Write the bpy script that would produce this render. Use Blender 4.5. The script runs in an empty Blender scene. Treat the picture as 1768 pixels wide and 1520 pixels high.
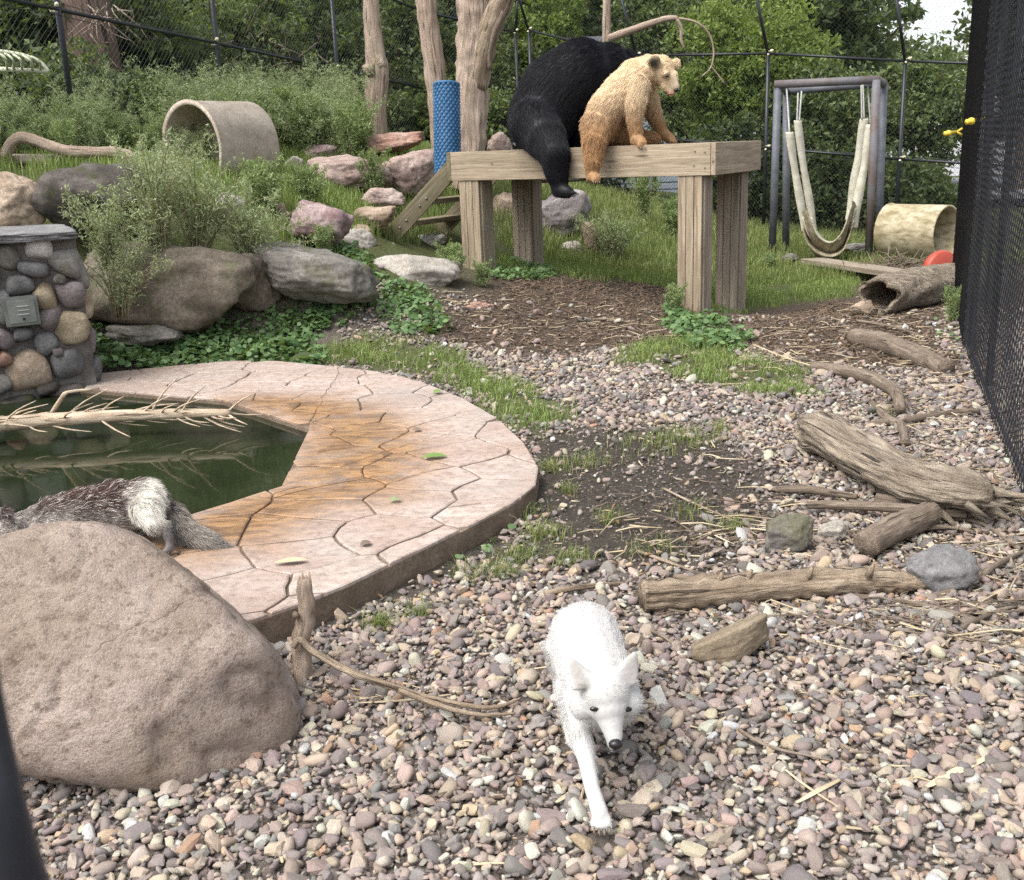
import bpy, bmesh, math, random
import numpy as np
from mathutils import Vector, Matrix, Euler

# ------------------------------------------------------------------ camera, world, sun, exposure
sc = bpy.context.scene
COL = sc.collection
PITCH, ROLL, FPX, EYE = math.atan(0.279), math.radians(2.2), 1800.0, 1.5
_F = np.array([0, math.cos(PITCH), -math.sin(PITCH)]); _U0 = np.array([0, math.sin(PITCH), math.cos(PITCH)]); _X = np.array([1.0, 0, 0])
_R = math.cos(ROLL)*_X - math.sin(ROLL)*_U0; _U = math.sin(ROLL)*_X + math.cos(ROLL)*_U0
_C = np.array([0, 0, EYE])
cam = bpy.data.cameras.new('camera'); cam.sensor_width = 36; cam.lens = 36*FPX/1768; cam.clip_start = 0.02; cam.clip_end = 500
camo = bpy.data.objects.new('camera', cam); COL.objects.link(camo)
camo.matrix_world = Matrix(((_R[0], _U[0], -_F[0], 0), (_R[1], _U[1], -_F[1], 0), (_R[2], _U[2], -_F[2], EYE), (0, 0, 0, 1)))
cam.dof.use_dof = True; cam.dof.focus_distance = 4.6; cam.dof.aperture_fstop = 13
sc.camera = camo

SUN_EL, SUN_AZ = math.radians(58), math.radians(-128)      # azimuth from +Y towards +X: over the viewer's left shoulder
world = bpy.data.worlds.new('World'); sc.world = world; world.use_nodes = True
nt = world.node_tree
sky = nt.nodes.new('ShaderNodeTexSky'); sky.sky_type = 'NISHITA'; sky.sun_disc = False
sky.sun_elevation = SUN_EL; sky.sun_rotation = SUN_AZ; sky.air_density = 1.0; sky.dust_density = 3.0; sky.ozone_density = 1.0
hs = nt.nodes.new('ShaderNodeHueSaturation'); hs.inputs['Saturation'].default_value = 0.28      # thin even cloud: greyer than clear blue
nt.links.new(sky.outputs[0], hs.inputs['Color'])
bg = nt.nodes['Background']; bg.inputs[1].default_value = 0.15
nt.links.new(hs.outputs[0], bg.inputs[0])
sl = bpy.data.lights.new('sun', 'SUN'); sl.energy = 1.4; sl.angle = math.radians(40); sl.color = (1.0, 0.955, 0.88)
so = bpy.data.objects.new('sun', sl); COL.objects.link(so)
sdir = Vector((math.sin(SUN_AZ)*math.cos(SUN_EL), math.cos(SUN_AZ)*math.cos(SUN_EL), math.sin(SUN_EL)))
so.rotation_euler = sdir.to_track_quat('Z', 'Y').to_euler(); so.location = (0, 0, 30)
sc.view_settings.view_transform = 'Standard'; sc.view_settings.look = 'None'
sc.view_settings.exposure = 1.28; sc.view_settings.gamma = 1.0; sc.view_settings.use_curve_mapping = False
cy = sc.cycles
cy.use_denoising = False; cy.max_bounces = 6; cy.diffuse_bounces = 3; cy.glossy_bounces = 3; cy.transmission_bounces = 4; cy.transparent_max_bounces = 8
cy.use_adaptive_sampling = True; cy.adaptive_threshold = 0.008

rng = np.random.default_rng(7)
random.seed(7)
V3 = lambda a: Vector((float(a[0]), float(a[1]), float(a[2])))

# ------------------------------------------------------------------ surveying: where a sighted point stands in the place
def sight(x, y): return _F + (x-884)/FPX*_R - (y-760)/FPX*_U
def at(x, y, Y): d = sight(x, y); return _C + d*(Y/d[1])             # sighted point on the upright plane Y metres ahead
def atz(x, y, z): d = sight(x, y); return _C + d*((z-EYE)/d[2])      # sighted point on the level z
def pxm(P): return FPX/float((np.asarray(P)-_C) @ _F)                # pixels per metre at P
def seen(P):
    v = np.asarray(P)-_C; w = v @ _F
    return 884+FPX*(v @ _R)/w, 760-FPX*(v @ _U)/w, w

# ------------------------------------------------------------------ numpy noise
_perm = np.random.default_rng(3).permutation(256); _perm = np.concatenate([_perm, _perm, _perm])
_grad = np.random.default_rng(4).normal(size=(256, 3)); _grad /= np.linalg.norm(_grad, axis=1)[:, None]
def pnoise(P):
    P = np.asarray(P, float); i = np.floor(P).astype(int); f = P-i; i &= 255
    u = f*f*f*(f*(f*6-15)+10); out = 0
    for dx in (0, 1):
        for dy in (0, 1):
            for dz in (0, 1):
                h = _perm[_perm[_perm[(i[..., 0]+dx) & 255]+((i[..., 1]+dy) & 255)]+((i[..., 2]+dz) & 255)]
                g = _grad[h & 255]; d = (g*(f-np.array([dx, dy, dz]))).sum(-1)
                w = (u[..., 0] if dx else 1-u[..., 0])*(u[..., 1] if dy else 1-u[..., 1])*(u[..., 2] if dz else 1-u[..., 2])
                out = out+w*d
    return out
def fbm(P, o=4, g=0.5):
    P = np.asarray(P, float); a, s, t = 1.0, 0, 1.0
    for k in range(o): s = s+a*pnoise(P*t+k*17.3); a *= g; t *= 2.03
    return s

# ------------------------------------------------------------------ objects, things, tags
WM = {}
def attach(o, parent):
    if parent is None: return
    o.parent = parent; o.matrix_parent_inverse = WM[parent.name].inverted()
def tag(o, label=None, cat=None, group=None, kind=None):
    if label: o['label'] = label
    if cat: o['category'] = cat
    if group: o['group'] = group
    if kind: o['kind'] = kind
    return o
def thing(name, loc, label, cat, group=None):
    o = bpy.data.objects.new(name, None); COL.objects.link(o); o.location = V3(loc); o.empty_display_size = 0.1
    WM[o.name] = Matrix.Translation(V3(loc)); return tag(o, label, cat, group)
def put(name, me, mat=None, parent=None, M=None):
    o = bpy.data.objects.new(name, me); COL.objects.link(o)
    M = M if M is not None else Matrix.Identity(4)
    if mat is not None and len(me.materials) == 0: me.materials.append(mat)
    o.matrix_world = M; o.matrix_basis = M; WM[o.name] = M.copy(); attach(o, parent); return o
def link_copy(o, M, parent=None):
    c = o.copy(); COL.objects.link(c); c.parent = None; c.matrix_parent_inverse = Matrix.Identity(4); c.matrix_basis = M; WM[c.name] = M.copy(); attach(c, parent); return c
def shade(me, smooth=True):
    me.polygons.foreach_set('use_smooth', np.full(len(me.polygons), smooth)); me.update(); return me
def mesh_k(name, V, k, smooth=False):
    """many faces of k corners each, V = (n*k, 3)"""
    V = np.asarray(V, np.float32).reshape(-1, 3); n = len(V)//k
    me = bpy.data.meshes.new(name); me.vertices.add(len(V)); me.vertices.foreach_set('co', V.ravel())
    me.loops.add(n*k); me.loops.foreach_set('vertex_index', np.arange(n*k, dtype=np.int32))
    me.polygons.add(n); me.polygons.foreach_set('loop_start', np.arange(0, n*k, k, dtype=np.int32))
    me.update(calc_edges=True); shade(me, smooth); return me
def mesh_np(name, V, Fc, smooth=True):
    me = bpy.data.meshes.new(name); me.from_pydata([tuple(map(float, v)) for v in V], [], [tuple(map(int, f)) for f in Fc]); shade(me, smooth); return me

class MB:
    def __init__(s): s.v = []; s.f = []; s.g = []
    def add(s, V, Fc, G=None):
        b = len(s.v); V = [tuple(map(float, q)) for q in V]; s.v += V; s.g += V if G is None else [tuple(map(float, q)) for q in G]; s.f += [tuple(b+i for i in f) for f in Fc]; return s
    def tube(s, pts, rad, seg=8, cap=True, rough=0.0, seed=0, flat=1.0, ridge=0.0):
        P = [np.asarray(p, float) for p in pts]; n = len(P)
        rad = [rad]*n if np.isscalar(rad) else list(rad); V = []; Fc = []; G = []; ref = None; along = seed*3.7
        jit = 1+ridge*fbm(np.array([[[math.cos(6.2832*k/seg)*4.5+seed, math.sin(6.2832*k/seg)*4.5, i*0.16+seed] for k in range(seg)] for i in range(n)]), 3) if ridge else np.ones((n, seg))
        for i in range(n):
            t = P[min(i+1, n-1)]-P[max(i-1, 0)]; t /= (np.linalg.norm(t)+1e-9)
            if ref is None:
                ref = np.array([0, 0, 1.0]) if abs(t[2]) < 0.9 else np.array([1.0, 0, 0])
            a = np.cross(t, ref); a /= (np.linalg.norm(a)+1e-9); b = np.cross(a, t); ref = b
            if i: along += float(np.linalg.norm(P[i]-P[i-1]))
            for k in range(seg):
                an = 2*math.pi*k/seg
                r = rad[i]*jit[i, k]
                G.append((along, math.cos(an)*rad[i], math.sin(an)*rad[i]))
                if rough: r *= 1+rough*float(pnoise(np.array([math.cos(an)*1.3+seed, math.sin(an)*1.3, i*0.55+seed*1.7])))*2
                V.append(P[i]+a*math.cos(an)*r+b*math.sin(an)*r*flat)
        for i in range(n-1):
            for k in range(seg):
                Fc.append((i*seg+k, i*seg+(k+1) % seg, (i+1)*seg+(k+1) % seg, (i+1)*seg+k))
        if cap: Fc += [tuple(range(seg-1, -1, -1)), tuple((n-1)*seg+k for k in range(seg))]
        return s.add(V, Fc, G)
    def box(s, c, size, M=None):
        h = np.asarray(size, float)/2; Q = np.array([[x, y, z] for x in (-1, 1) for y in (-1, 1) for z in (-1, 1)])*h
        if M is not None: Q = Q @ np.array(M.to_3x3()).T
        return s.add(Q+np.asarray(c, float), [(0, 1, 3, 2), (4, 6, 7, 5), (0, 4, 5, 1), (2, 3, 7, 6), (0, 2, 6, 4), (1, 5, 7, 3)])
    def build(s, name, mat, parent=None, smooth=True, recentre=True):
        V = np.array(s.v); c = np.zeros(3)
        if recentre: c = (V.min(0)+V.max(0))/2; c[2] = V[:, 2].min()
        me = mesh_np(name, V-c, s.f, smooth); me.attributes.new('grain', 'FLOAT_VECTOR', 'POINT').data.foreach_set('vector', np.array(s.g, np.float32).ravel())
        return put(name, me, mat, parent, Matrix.Translation(V3(c)))

def spline(pts, n):
    P = np.array(pts, float); m = len(P); t = np.linspace(0, m-1, n); out = []
    for u in t:
        i = min(int(u), m-2); w = u-i; p0, p1, p2, p3 = P[max(i-1, 0)], P[i], P[i+1], P[min(i+2, m-1)]
        out.append(0.5*((2*p1)+(-p0+p2)*w+(2*p0-5*p1+4*p2-p3)*w*w+(-p0+3*p1-3*p2+p3)*w**3))
    return np.array(out)
def frame(p0, p1, up=(0, 0, 1)):
    x = V3(p1)-V3(p0); L = x.length; x.normalize(); u = Vector(up); y = u.cross(x).normalized(); z = x.cross(y)
    M = Matrix((x, y, z)).transposed().to_4x4(); M.translation = V3(p0); return M, L
def beam(name, p0, p1, w, h, mat, parent=None, up=(0, 0, 1), bev=0.004, wob=0.0015):
    """a sawn board from p0 to p1: own mesh along local X, width w (local Y), height h (local Z)"""
    M, L = frame(p0, p1, up); bm = bmesh.new(); bmesh.ops.create_cube(bm, size=1)
    for v in bm.verts: v.co = Vector(((v.co.x+0.5)*L, v.co.y*w+random.uniform(-wob, wob), v.co.z*h+random.uniform(-wob, wob)))
    if bev: bmesh.ops.bevel(bm, geom=bm.edges[:], offset=bev, segments=2, affect='EDGES', profile=0.5)
    me = bpy.data.meshes.new(name); bm.to_mesh(me); bm.free(); shade(me, False)
    return put(name, me, mat, parent, M)

# ------------------------------------------------------------------ materials
def nodes(name):
    m = bpy.data.materials.new(name); m.use_nodes = True; t = m.node_tree; b = t.nodes['Principled BSDF']
    b.inputs['Specular IOR Level'].default_value = 0.3
    return m, t, b
def N(t, kind, **kw):
    n = t.nodes.new('ShaderNode'+kind)
    for k, v in kw.items():
        if hasattr(n, k): setattr(n, k, v)
        else: n.inputs[k.replace('_', ' ')].default_value = v
    return n
def ramp(t, src, stops, interp='LINEAR'):
    r = t.nodes.new('ShaderNodeValToRGB'); e = r.color_ramp.elements; r.color_ramp.interpolation = interp
    while len(e) < len(stops): e.new(0.5)
    for q, (p, c) in zip(e, stops):
        q.position = p; q.color = (*c, 1) if not np.isscalar(c) else (c, c, c, 1)
    t.links.new(src, r.inputs[0]); return r.outputs[0]
def coords(t, scale=(1, 1, 1), rnd=True, kind='Object'):
    tc = t.nodes.new('ShaderNodeTexCoord'); mp = t.nodes.new('ShaderNodeMapping'); mp.inputs['Scale'].default_value = scale
    t.links.new(tc.outputs[kind], mp.inputs[0])
    if rnd:
        oi = t.nodes.new('ShaderNodeObjectInfo'); mu = N(t, 'Math', operation='MULTIPLY'); mu.inputs[1].default_value = 37.0
        t.links.new(oi.outputs['Random'], mu.inputs[0]); t.links.new(mu.outputs[0], mp.inputs['Location'])
    return mp.outputs[0]
def noise(t, vec, scale, detail=6, rough=0.6, dist=0.0):
    n = N(t, 'TexNoise', Scale=scale, Detail=detail, Roughness=rough, Distortion=dist)
    if vec is not None: t.links.new(vec, n.inputs['Vector'])
    return n.outputs['Fac']
def mix(t, fac, a, b, mode='MIX'):
    n = t.nodes.new('ShaderNodeMix'); n.data_type = 'RGBA'; n.blend_type = mode
    for sck, v in ((n.inputs[0], fac), (n.inputs[6], a), (n.inputs[7], b)):
        if hasattr(v, 'is_linked'): t.links.new(v, sck)
        elif np.isscalar(v): sck.default_value = v
        else: sck.default_value = (*v, 1)
    return n.outputs[2]
def bump(t, b, h, strength=0.4, dist=0.02):
    n = N(t, 'Bump', Strength=strength, Distance=dist); t.links.new(h, n.inputs['Height']); t.links.new(n.outputs[0], b.inputs['Normal'])
def madd(t, a, b, ka=1.0, kb=1.0):
    m1 = N(t, 'Math', operation='MULTIPLY'); m1.inputs[1].default_value = ka; t.links.new(a, m1.inputs[0])
    m2 = N(t, 'Math', operation='MULTIPLY_ADD'); m2.inputs[1].default_value = kb; t.links.new(b, m2.inputs[0]); t.links.new(m1.outputs[0], m2.inputs[2])
    return m2.outputs[0]

def rock_mat(name, dark, mid, light, sc_=4.0, rough=0.85, speck=0.25, bs=0.5, moss=None):
    m, t, b = nodes(name); v = coords(t)
    n1 = noise(t, v, sc_, 8, 0.62, 0.4); n2 = noise(t, v, sc_*9, 6, 0.7); n3 = noise(t, v, sc_*45, 3, 0.6)
    c = ramp(t, n1, [(0.3, dark), (0.5, mid), (0.72, light)])
    c = mix(t, ramp(t, n2, [(0.35, 0.55), (0.62, 0.0)]), c, tuple(x*0.55 for x in dark))
    c = mix(t, ramp(t, n3, [(0.58, 0.0), (0.7, speck)]), c, tuple(min(1, x*1.5) for x in light))
    if moss:
        n4 = noise(t, v, sc_*1.7, 5, 0.6); c = mix(t, ramp(t, n4, [(0.52, 0.0), (0.66, 0.8)]), c, moss)
    t.links.new(c, b.inputs['Base Color']); b.inputs['Roughness'].default_value = rough
    bump(t, b, madd(t, n2, n3, 1.0, 0.35), bs, 0.02); return m
def wood_mat(name, dark, mid, light, grain=(1.2, 26, 26), rough=0.8, bs=0.35, green=None):
    m, t, b = nodes(name); v = coords(t, grain); w = coords(t, (1, 3, 3))
    n1 = noise(t, v, 1.6, 9, 0.68, 0.9); n2 = noise(t, w, 1.3, 4, 0.6); n3 = noise(t, coords(t, (3, 90, 90)), 1.5, 3, 0.6)
    c = ramp(t, n1, [(0.3, dark), (0.5, mid), (0.7, light)])
    c = mix(t, ramp(t, n2, [(0.4, 0.0), (0.75, 0.45)]), c, tuple(x*0.6 for x in dark))
    c = mix(t, ramp(t, n3, [(0.28, 0.6), (0.4, 0.0)]), c, tuple(x*0.4 for x in dark))
    vk = N(t, 'TexVoronoi', Scale=1.6); t.links.new(coords(t, (.8, 4.5, 4.5)), vk.inputs['Vector']); c = mix(t, ramp(t, vk.outputs['Distance'], [(.04, .85), (.13, 0.0)]), c, tuple(x*.45 for x in dark))
    if green: c = mix(t, ramp(t, noise(t, w, 2.2, 5, 0.6), [(0.45, 0.0), (0.7, 0.55)]), c, green)
    t.links.new(c, b.inputs['Base Color']); b.inputs['Roughness'].default_value = rough
    bump(t, b, madd(t, n1, n3, 1.0, 0.5), bs, 0.008); return m
def grain(t, scale):
    an = N(t, 'Attribute', attribute_name='grain'); mp = t.nodes.new('ShaderNodeMapping'); mp.inputs['Scale'].default_value = scale; t.links.new(an.outputs['Vector'], mp.inputs[0]); return mp.outputs[0]
def bark_mat(name, dark, mid, light, s=(1.6, 22, 22), bs=0.8, rough=0.9):
    m, t, b = nodes(name); v = grain(t, s); n1 = noise(t, v, 1.3, 9, 0.65, 1.0); n2 = noise(t, grain(t, (2.5, 6, 6)), 1.5, 6, 0.65)
    n3 = noise(t, grain(t, (s[0]*2.5, s[1]*4, s[2]*4)), 1.5, 4, 0.6)
    c = ramp(t, n1, [(0.3, dark), (0.5, mid), (0.7, light)]); c = mix(t, ramp(t, n2, [(0.45, 0.0), (0.68, 0.65)]), c, tuple(x*.62 for x in mid))
    n5 = noise(t, grain(t, (s[0]*.7, s[1]*1.1, s[2]*1.1)), 1.7, 3, .5, .3); ck = ramp(t, n5, [(.32, .8), (.365, 0.0)])
    c = mix(t, ramp(t, n3, [(0.3, 0.7), (0.42, 0.0)]), c, tuple(x*0.35 for x in dark)); c = mix(t, ck, c, tuple(x*.22 for x in dark))
    t.links.new(c, b.inputs['Base Color']); b.inputs['Roughness'].default_value = rough
    bump(t, b, madd(t, madd(t, n1, n3, 1.0, 0.6), ck, 1.0, -.8), bs, 0.02); return m
def leaf_mat(name, c1, c2, c3, trans=0.35, rough=0.55):
    m, t, b = nodes(name); g = t.nodes.new('ShaderNodeNewGeometry'); n1 = noise(t, coords(t, rnd=False), 1.6, 3, 0.6)
    c = ramp(t, g.outputs['Random Per Island'], [(0.0, c1), (0.5, c2), (1.0, c3)])
    c = mix(t, ramp(t, n1, [(0.35, 0.35), (0.65, 0.0)]), c, c1)
    t.links.new(c, b.inputs['Base Color']); b.inputs['Roughness'].default_value = rough
    tr = t.nodes.new('ShaderNodeBsdfTranslucent'); t.links.new(mix(t, 0.5, c, (0.35, 0.45, 0.05), 'MIX'), tr.inputs[0])
    ms = t.nodes.new('ShaderNodeMixShader'); ms.inputs[0].default_value = trans
    t.links.new(b.outputs[0], ms.inputs[1]); t.links.new(tr.outputs[0], ms.inputs[2]); t.links.new(ms.outputs[0], t.nodes['Material Output'].inputs[0]); return m
def plain_mat(name, c1, c2, rough=0.5, metal=0.0, s=6.0, bs=0.1, spec=0.4):
    m, t, b = nodes(name); n1 = noise(t, coords(t), s, 6, 0.65)
    t.links.new(ramp(t, n1, [(0.35, c1), (0.65, c2)]), b.inputs['Base Color']); b.inputs['Roughness'].default_value = rough
    b.inputs['Metallic'].default_value = metal; b.inputs['Specular IOR Level'].default_value = spec
    if bs: bump(t, b, noise(t, coords(t), s*6, 4, 0.6), bs, 0.01)
    return m
M = dict(
 r_tan=rock_mat('rock_tan', (.17, .12, .085), (.34, .26, .19), (.48, .39, .3)),
 r_dark=rock_mat('rock_dark', (.025, .022, .02), (.065, .056, .048), (.15, .13, .115), moss=(.045, .05, .02)),
 r_brown=rock_mat('rock_brown', (.07, .055, .04), (.17, .14, .11), (.29, .25, .2), moss=(.09, .095, .05)),
 r_grey=rock_mat('rock_grey', (.09, .08, .07), (.19, .175, .155), (.32, .3, .27), moss=(.1, .1, .055)),
 r_pale=rock_mat('rock_pale', (.2, .18, .155), (.38, .345, .3), (.55, .52, .47)),
 r_pink=rock_mat('rock_pink', (.2, .14, .12), (.38, .285, .25), (.52, .43, .38)),
 r_rose=rock_mat('rock_rose', (.15, .09, .09), (.28, .2, .195), (.45, .38, .36)),
 r_lilac=rock_mat('rock_lilac', (.16, .135, .14), (.3, .265, .265), (.43, .4, .4)),
 r_red=rock_mat('rock_red', (.22, .11, .08), (.38, .23, .18), (.48, .36, .3)),
 
 r_bluegrey=rock_mat('rock_blue_grey', (.11, .105, .105), (.21, .205, .205), (.34, .33, .325), sc_=6),
 r_olive=rock_mat('rock_olive', (.17, .13, .085), (.25, .2, .14), (.31, .26, .19), sc_=6, bs=0.4),
 r_slate=rock_mat('rock_slate', (.07, .07, .07), (.14, .138, .135), (.25, .245, .24), sc_=6),
 r_purple=rock_mat('rock_purple', (.1, .08, .08), (.18, .15, .148), (.29, .255, .25), sc_=6),
 r_gold=rock_mat('rock_gold', (.19, .14, .085), (.34, .28, .19), (.48, .42, .32), sc_=6),
 r_white=rock_mat('rock_white', (.3, .27, .25), (.58, .54, .5), (.75, .72, .68), sc_=6),
 mortar=rock_mat('mortar', (.09, .08, .07), (.17, .155, .14), (.25, .23, .21), sc_=9, bs=0.7),
 concrete=rock_mat('concrete', (.3, .25, .2), (.46, .39, .31), (.56, .5, .41), sc_=5, speck=0.1, bs=0.25),
 timber=wood_mat('timber', (.17, .13, .09), (.34, .27, .19), (.48, .4, .3)),
 timber_grey=wood_mat('timber_grey', (.15, .12, .09), (.28, .23, .175), (.4, .35, .28)),
 timber_mossy=wood_mat('timber_mossy', (.08, .065, .04), (.19, .155, .1), (.3, .26, .18), green=(.09, .09, .04)),
 dead=bark_mat('dead_wood', (.19, .135, .1), (.37, .285, .22), (.5, .42, .35), s=(1.3, 20, 20), bs=0.9),
 log=bark_mat('log_wood', (.11, .08, .056), (.29, .22, .155), (.46, .38, .29), s=(2.2, 24, 24), bs=1.0),
 drift=bark_mat('drift_wood', (.09, .07, .05), (.27, .22, .165), (.44, .38, .3), s=(3.0, 22, 22), bs=1.2),
 stick=bark_mat('stick_bark', (.08, .06, .045), (.18, .14, .105), (.29, .24, .19), s=(4, 40, 40), bs=0.6),
 bleached=bark_mat('bleached_wood', (.3, .22, .15), (.5, .4, .29), (.62, .54, .42), s=(4, 30, 30), bs=0.5),
 straw=plain_mat('straw', (.32, .25, .145), (.5, .43, .3), 0.8, bs=0),
 bark=bark_mat('tree_bark', (.05, .035, .028), (.12, .085, .065), (.2, .155, .125)),
 bark_far=bark_mat('tree_bark_far', (.09, .06, .045), (.16, .11, .085), (.22, .165, .13), s=(.8, 9, 9)),
 black=plain_mat('black_vinyl', (.012, .013, .017), (.022, .024, .03), 0.4),
 wire=plain_mat('fence_wire', (.018, .02, .022), (.04, .042, .045), 0.5, bs=0),
 steel=plain_mat('painted_steel', (.075, .08, .095), (.13, .135, .155), 0.6, 0.1),
 rust=plain_mat('rusted_steel', (.11, .075, .06), (.14, .14, .155), 0.7, 0.1, s=4),
 galv=plain_mat('grey_metal', (.12, .13, .115), (.2, .21, .19), 0.5, 0.3),
 yellow=plain_mat('yellow_plastic', (.6, .42, .03), (.72, .52, .06), 0.4, bs=0),
 cream=plain_mat('cream_plastic', (.6, .55, .38), (.72, .68, .5), 0.5, bs=0),
 red=plain_mat('red_plastic', (.33, .05, .03), (.42, .08, .05), 0.45),
 hose=plain_mat('canvas_strap', (.4, .37, .28), (.58, .56, .47), 0.85, s=9),
 hose_dirty=plain_mat('canvas_strap_dirty', (.14, .12, .07), (.4, .35, .24), 0.9, s=14),
 rope=plain_mat('grey_rope', (.3, .3, .28), (.42, .42, .4), 0.8, bs=0),
 blue=plain_mat('blue_plastic', (.02, .1, .22), (.05, .155, .3), 0.55),
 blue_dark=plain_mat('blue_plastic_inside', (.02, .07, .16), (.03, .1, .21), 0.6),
 whitepaint=plain_mat('pale_green_paint', (.36, .38, .26), (.5, .52, .38), 0.6),
 greywall=plain_mat('blue_grey_siding', (.3, .34, .4), (.38, .42, .48), 0.7),
 asphalt=plain_mat('asphalt', (.16, .16, .17), (.22, .22, .23), 0.9),
 glass=plain_mat('dark_glass', (.02, .025, .03), (.03, .035, .04), 0.1, bs=0),
 tyre=plain_mat('tyre_rubber', (.015, .015, .015), (.025, .025, .025), 0.8, bs=0),
 carwhite=plain_mat('car_paint_white', (.7, .7, .72), (.75, .75, .77), 0.3, bs=0),
 nosey=plain_mat('wet_black_skin', (.008, .008, .009), (.014, .013, .013), 0.25, bs=0.1, s=60),
 eye=plain_mat('dark_eye', (.006, .005, .004), (.012, .008, .006), 0.08, bs=0, spec=0.6),
 tongue=plain_mat('mouth_skin', (.3, .1, .1), (.4, .16, .15), 0.4, bs=0),
 leaf_dark=leaf_mat('leaf_dark', (.028, .044, .022), (.07, .1, .044), (.15, .19, .08)),
 leaf_mid=leaf_mat('leaf_mid', (.04, .06, .026), (.11, .15, .06), (.23, .28, .12)),
 leaf_lime=leaf_mat('leaf_lime', (.09, .13, .03), (.19, .26, .07), (.33, .42, .12), 0.45),
 leaf_ivy=leaf_mat('leaf_ground_ivy', (.05, .1, .035), (.11, .19, .07), (.2, .3, .13), 0.25, 0.5),
 leaf_sage=leaf_mat('leaf_sage', (.17, .21, .1), (.29, .34, .19), (.43, .47, .29), 0.3, 0.7),
 leaf_weed=leaf_mat('leaf_weed', (.13, .18, .07), (.23, .3, .13), (.36, .42, .2), 0.3, 0.7),
 grass=leaf_mat('grass_blade', (.1, .15, .04), (.21, .285, .085), (.37, .42, .16), 0.3, 0.6),
 grass_dry=leaf_mat('grass_blade_dry', (.09, .13, .04), (.18, .22, .075), (.34, .33, .15), 0.3, 0.7),
 weed_stem=plain_mat('weed_stem', (.12, .1, .05), (.22, .2, .12), 0.8, bs=0),
 leafgreen=leaf_mat('fallen_leaf_green', (.12, .2, .05), (.16, .26, .07), (.2, .3, .08), 0.2),
)

def boulder_mat():
    m, t, b = nodes('rock_big'); v = coords(t, rnd=False); w = coords(t, (1, 1, 2.6), rnd=False)
    n0 = noise(t, v, 1.7, 5, .6, .6); n1 = noise(t, v, 6, 8, .68, .5); n2 = noise(t, v, 38, 6, .7); n3 = noise(t, v, 150, 3, .6); n4 = noise(t, w, 9, 6, .65, 1.0)
    c = ramp(t, n1, [(.3, (.145, .105, .078)), (.5, (.235, .182, .142)), (.7, (.32, .26, .21))])
    c = mix(t, ramp(t, n0, [(.42, 0.0), (.6, .75)]), c, ramp(t, n4, [(.35, (.26, .2, .17)), (.65, (.38, .315, .28))]))
    c = mix(t, ramp(t, n2, [(.34, .75), (.48, 0.0)]), c, (.095, .068, .05)); c = mix(t, ramp(t, n3, [(.3, .6), (.42, 0.0)]), c, (.07, .052, .04)); c = mix(t, ramp(t, n3, [(.62, 0.0), (.72, .5)]), c, (.55, .48, .42))
    vo = N(t, 'TexVoronoi', feature='DISTANCE_TO_EDGE', Scale=1.5); ds = N(t, 'VectorMath', operation='MULTIPLY_ADD'); nv = N(t, 'TexNoise', Scale=2.2, Detail=6.0); t.links.new(v, nv.inputs['Vector']); t.links.new(nv.outputs['Color'], ds.inputs[0]); ds.inputs[1].default_value = (.7, .7, .7); t.links.new(v, ds.inputs[2]); t.links.new(ds.outputs[0], vo.inputs['Vector'])
    crack = mix(t, 1.0, ramp(t, vo.outputs['Distance'], [(0.0, .15), (.006, 0.0)]), ramp(t, noise(t, v, 2.7, 3, .6), [(.53, 0.0), (.62, 1.0)]), 'MULTIPLY')
    c = mix(t, crack, c, (.07, .05, .04)); t.links.new(c, b.inputs['Base Color']); b.inputs['Roughness'].default_value = .85
    h = madd(t, madd(t, n1, n2, .8, .6), madd(t, n3, crack, .35, -1.2)); bump(t, b, h, .75, .02); return m
M['r_big'] = boulder_mat()
# ------------------------------------------------------------------ terrain
ctrl = [(-30, -4, 0), (30, -4, 0), (0, -4, 0), (0, 1, 0), (3, 1, 0), (-3, 1, 0), (0, 3, 0), (3, 3, 0), (-3, 3, 0), (0, 5, 0), (3, 5, 0), (-3.5, 5, 0), (0.6, 6.5, 0), (2, 7, 0), (3, 7, 0),
        (-1, 6.8, .04), (0, 6, .02), (-2.8, 6.9, .04), (-2, 7.7, .1), (-1.2, 7.9, .12), (-.2, 8.2, .1), (.6, 8.5, .03), (2, 9.2, 0), (3.4, 8.8, 0), (4.5, 10.5, 0), (-2.7, 8.15, .2), (-1.6, 8.1, .18),
        (-2.6, 8.75, .95), (-3.3, 8.7, 1.0), (-4.5, 8.0, 1.0), (-1.6, 8.8, .74), (-3, 9.5, 1.4), (-4.2, 9.3, 1.42), (-3.2, 11, 1.4), (-2.6, 11, 1.36), (-4.5, 11, 1.55), (-3.5, 13.5, 1.55), (-2.6, 18, 1.75),
        (-1.7, 15, 1.66), (-5.5, 6.5, .9), (-9, 12, 1.8), (-9, 6, 1.3), (-9, 20, 2.0), (9, 8, 0), (9, 15, -.15), (5, 5, 0), (8, 3, 0), (0, 26, .9), (8, 26, -.1), (-8, 28, 2), (0, 90, .5), (60, 90, 0), (-60, 90, 2), (60, 20, 0), (-60, 20, 2)]
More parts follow.
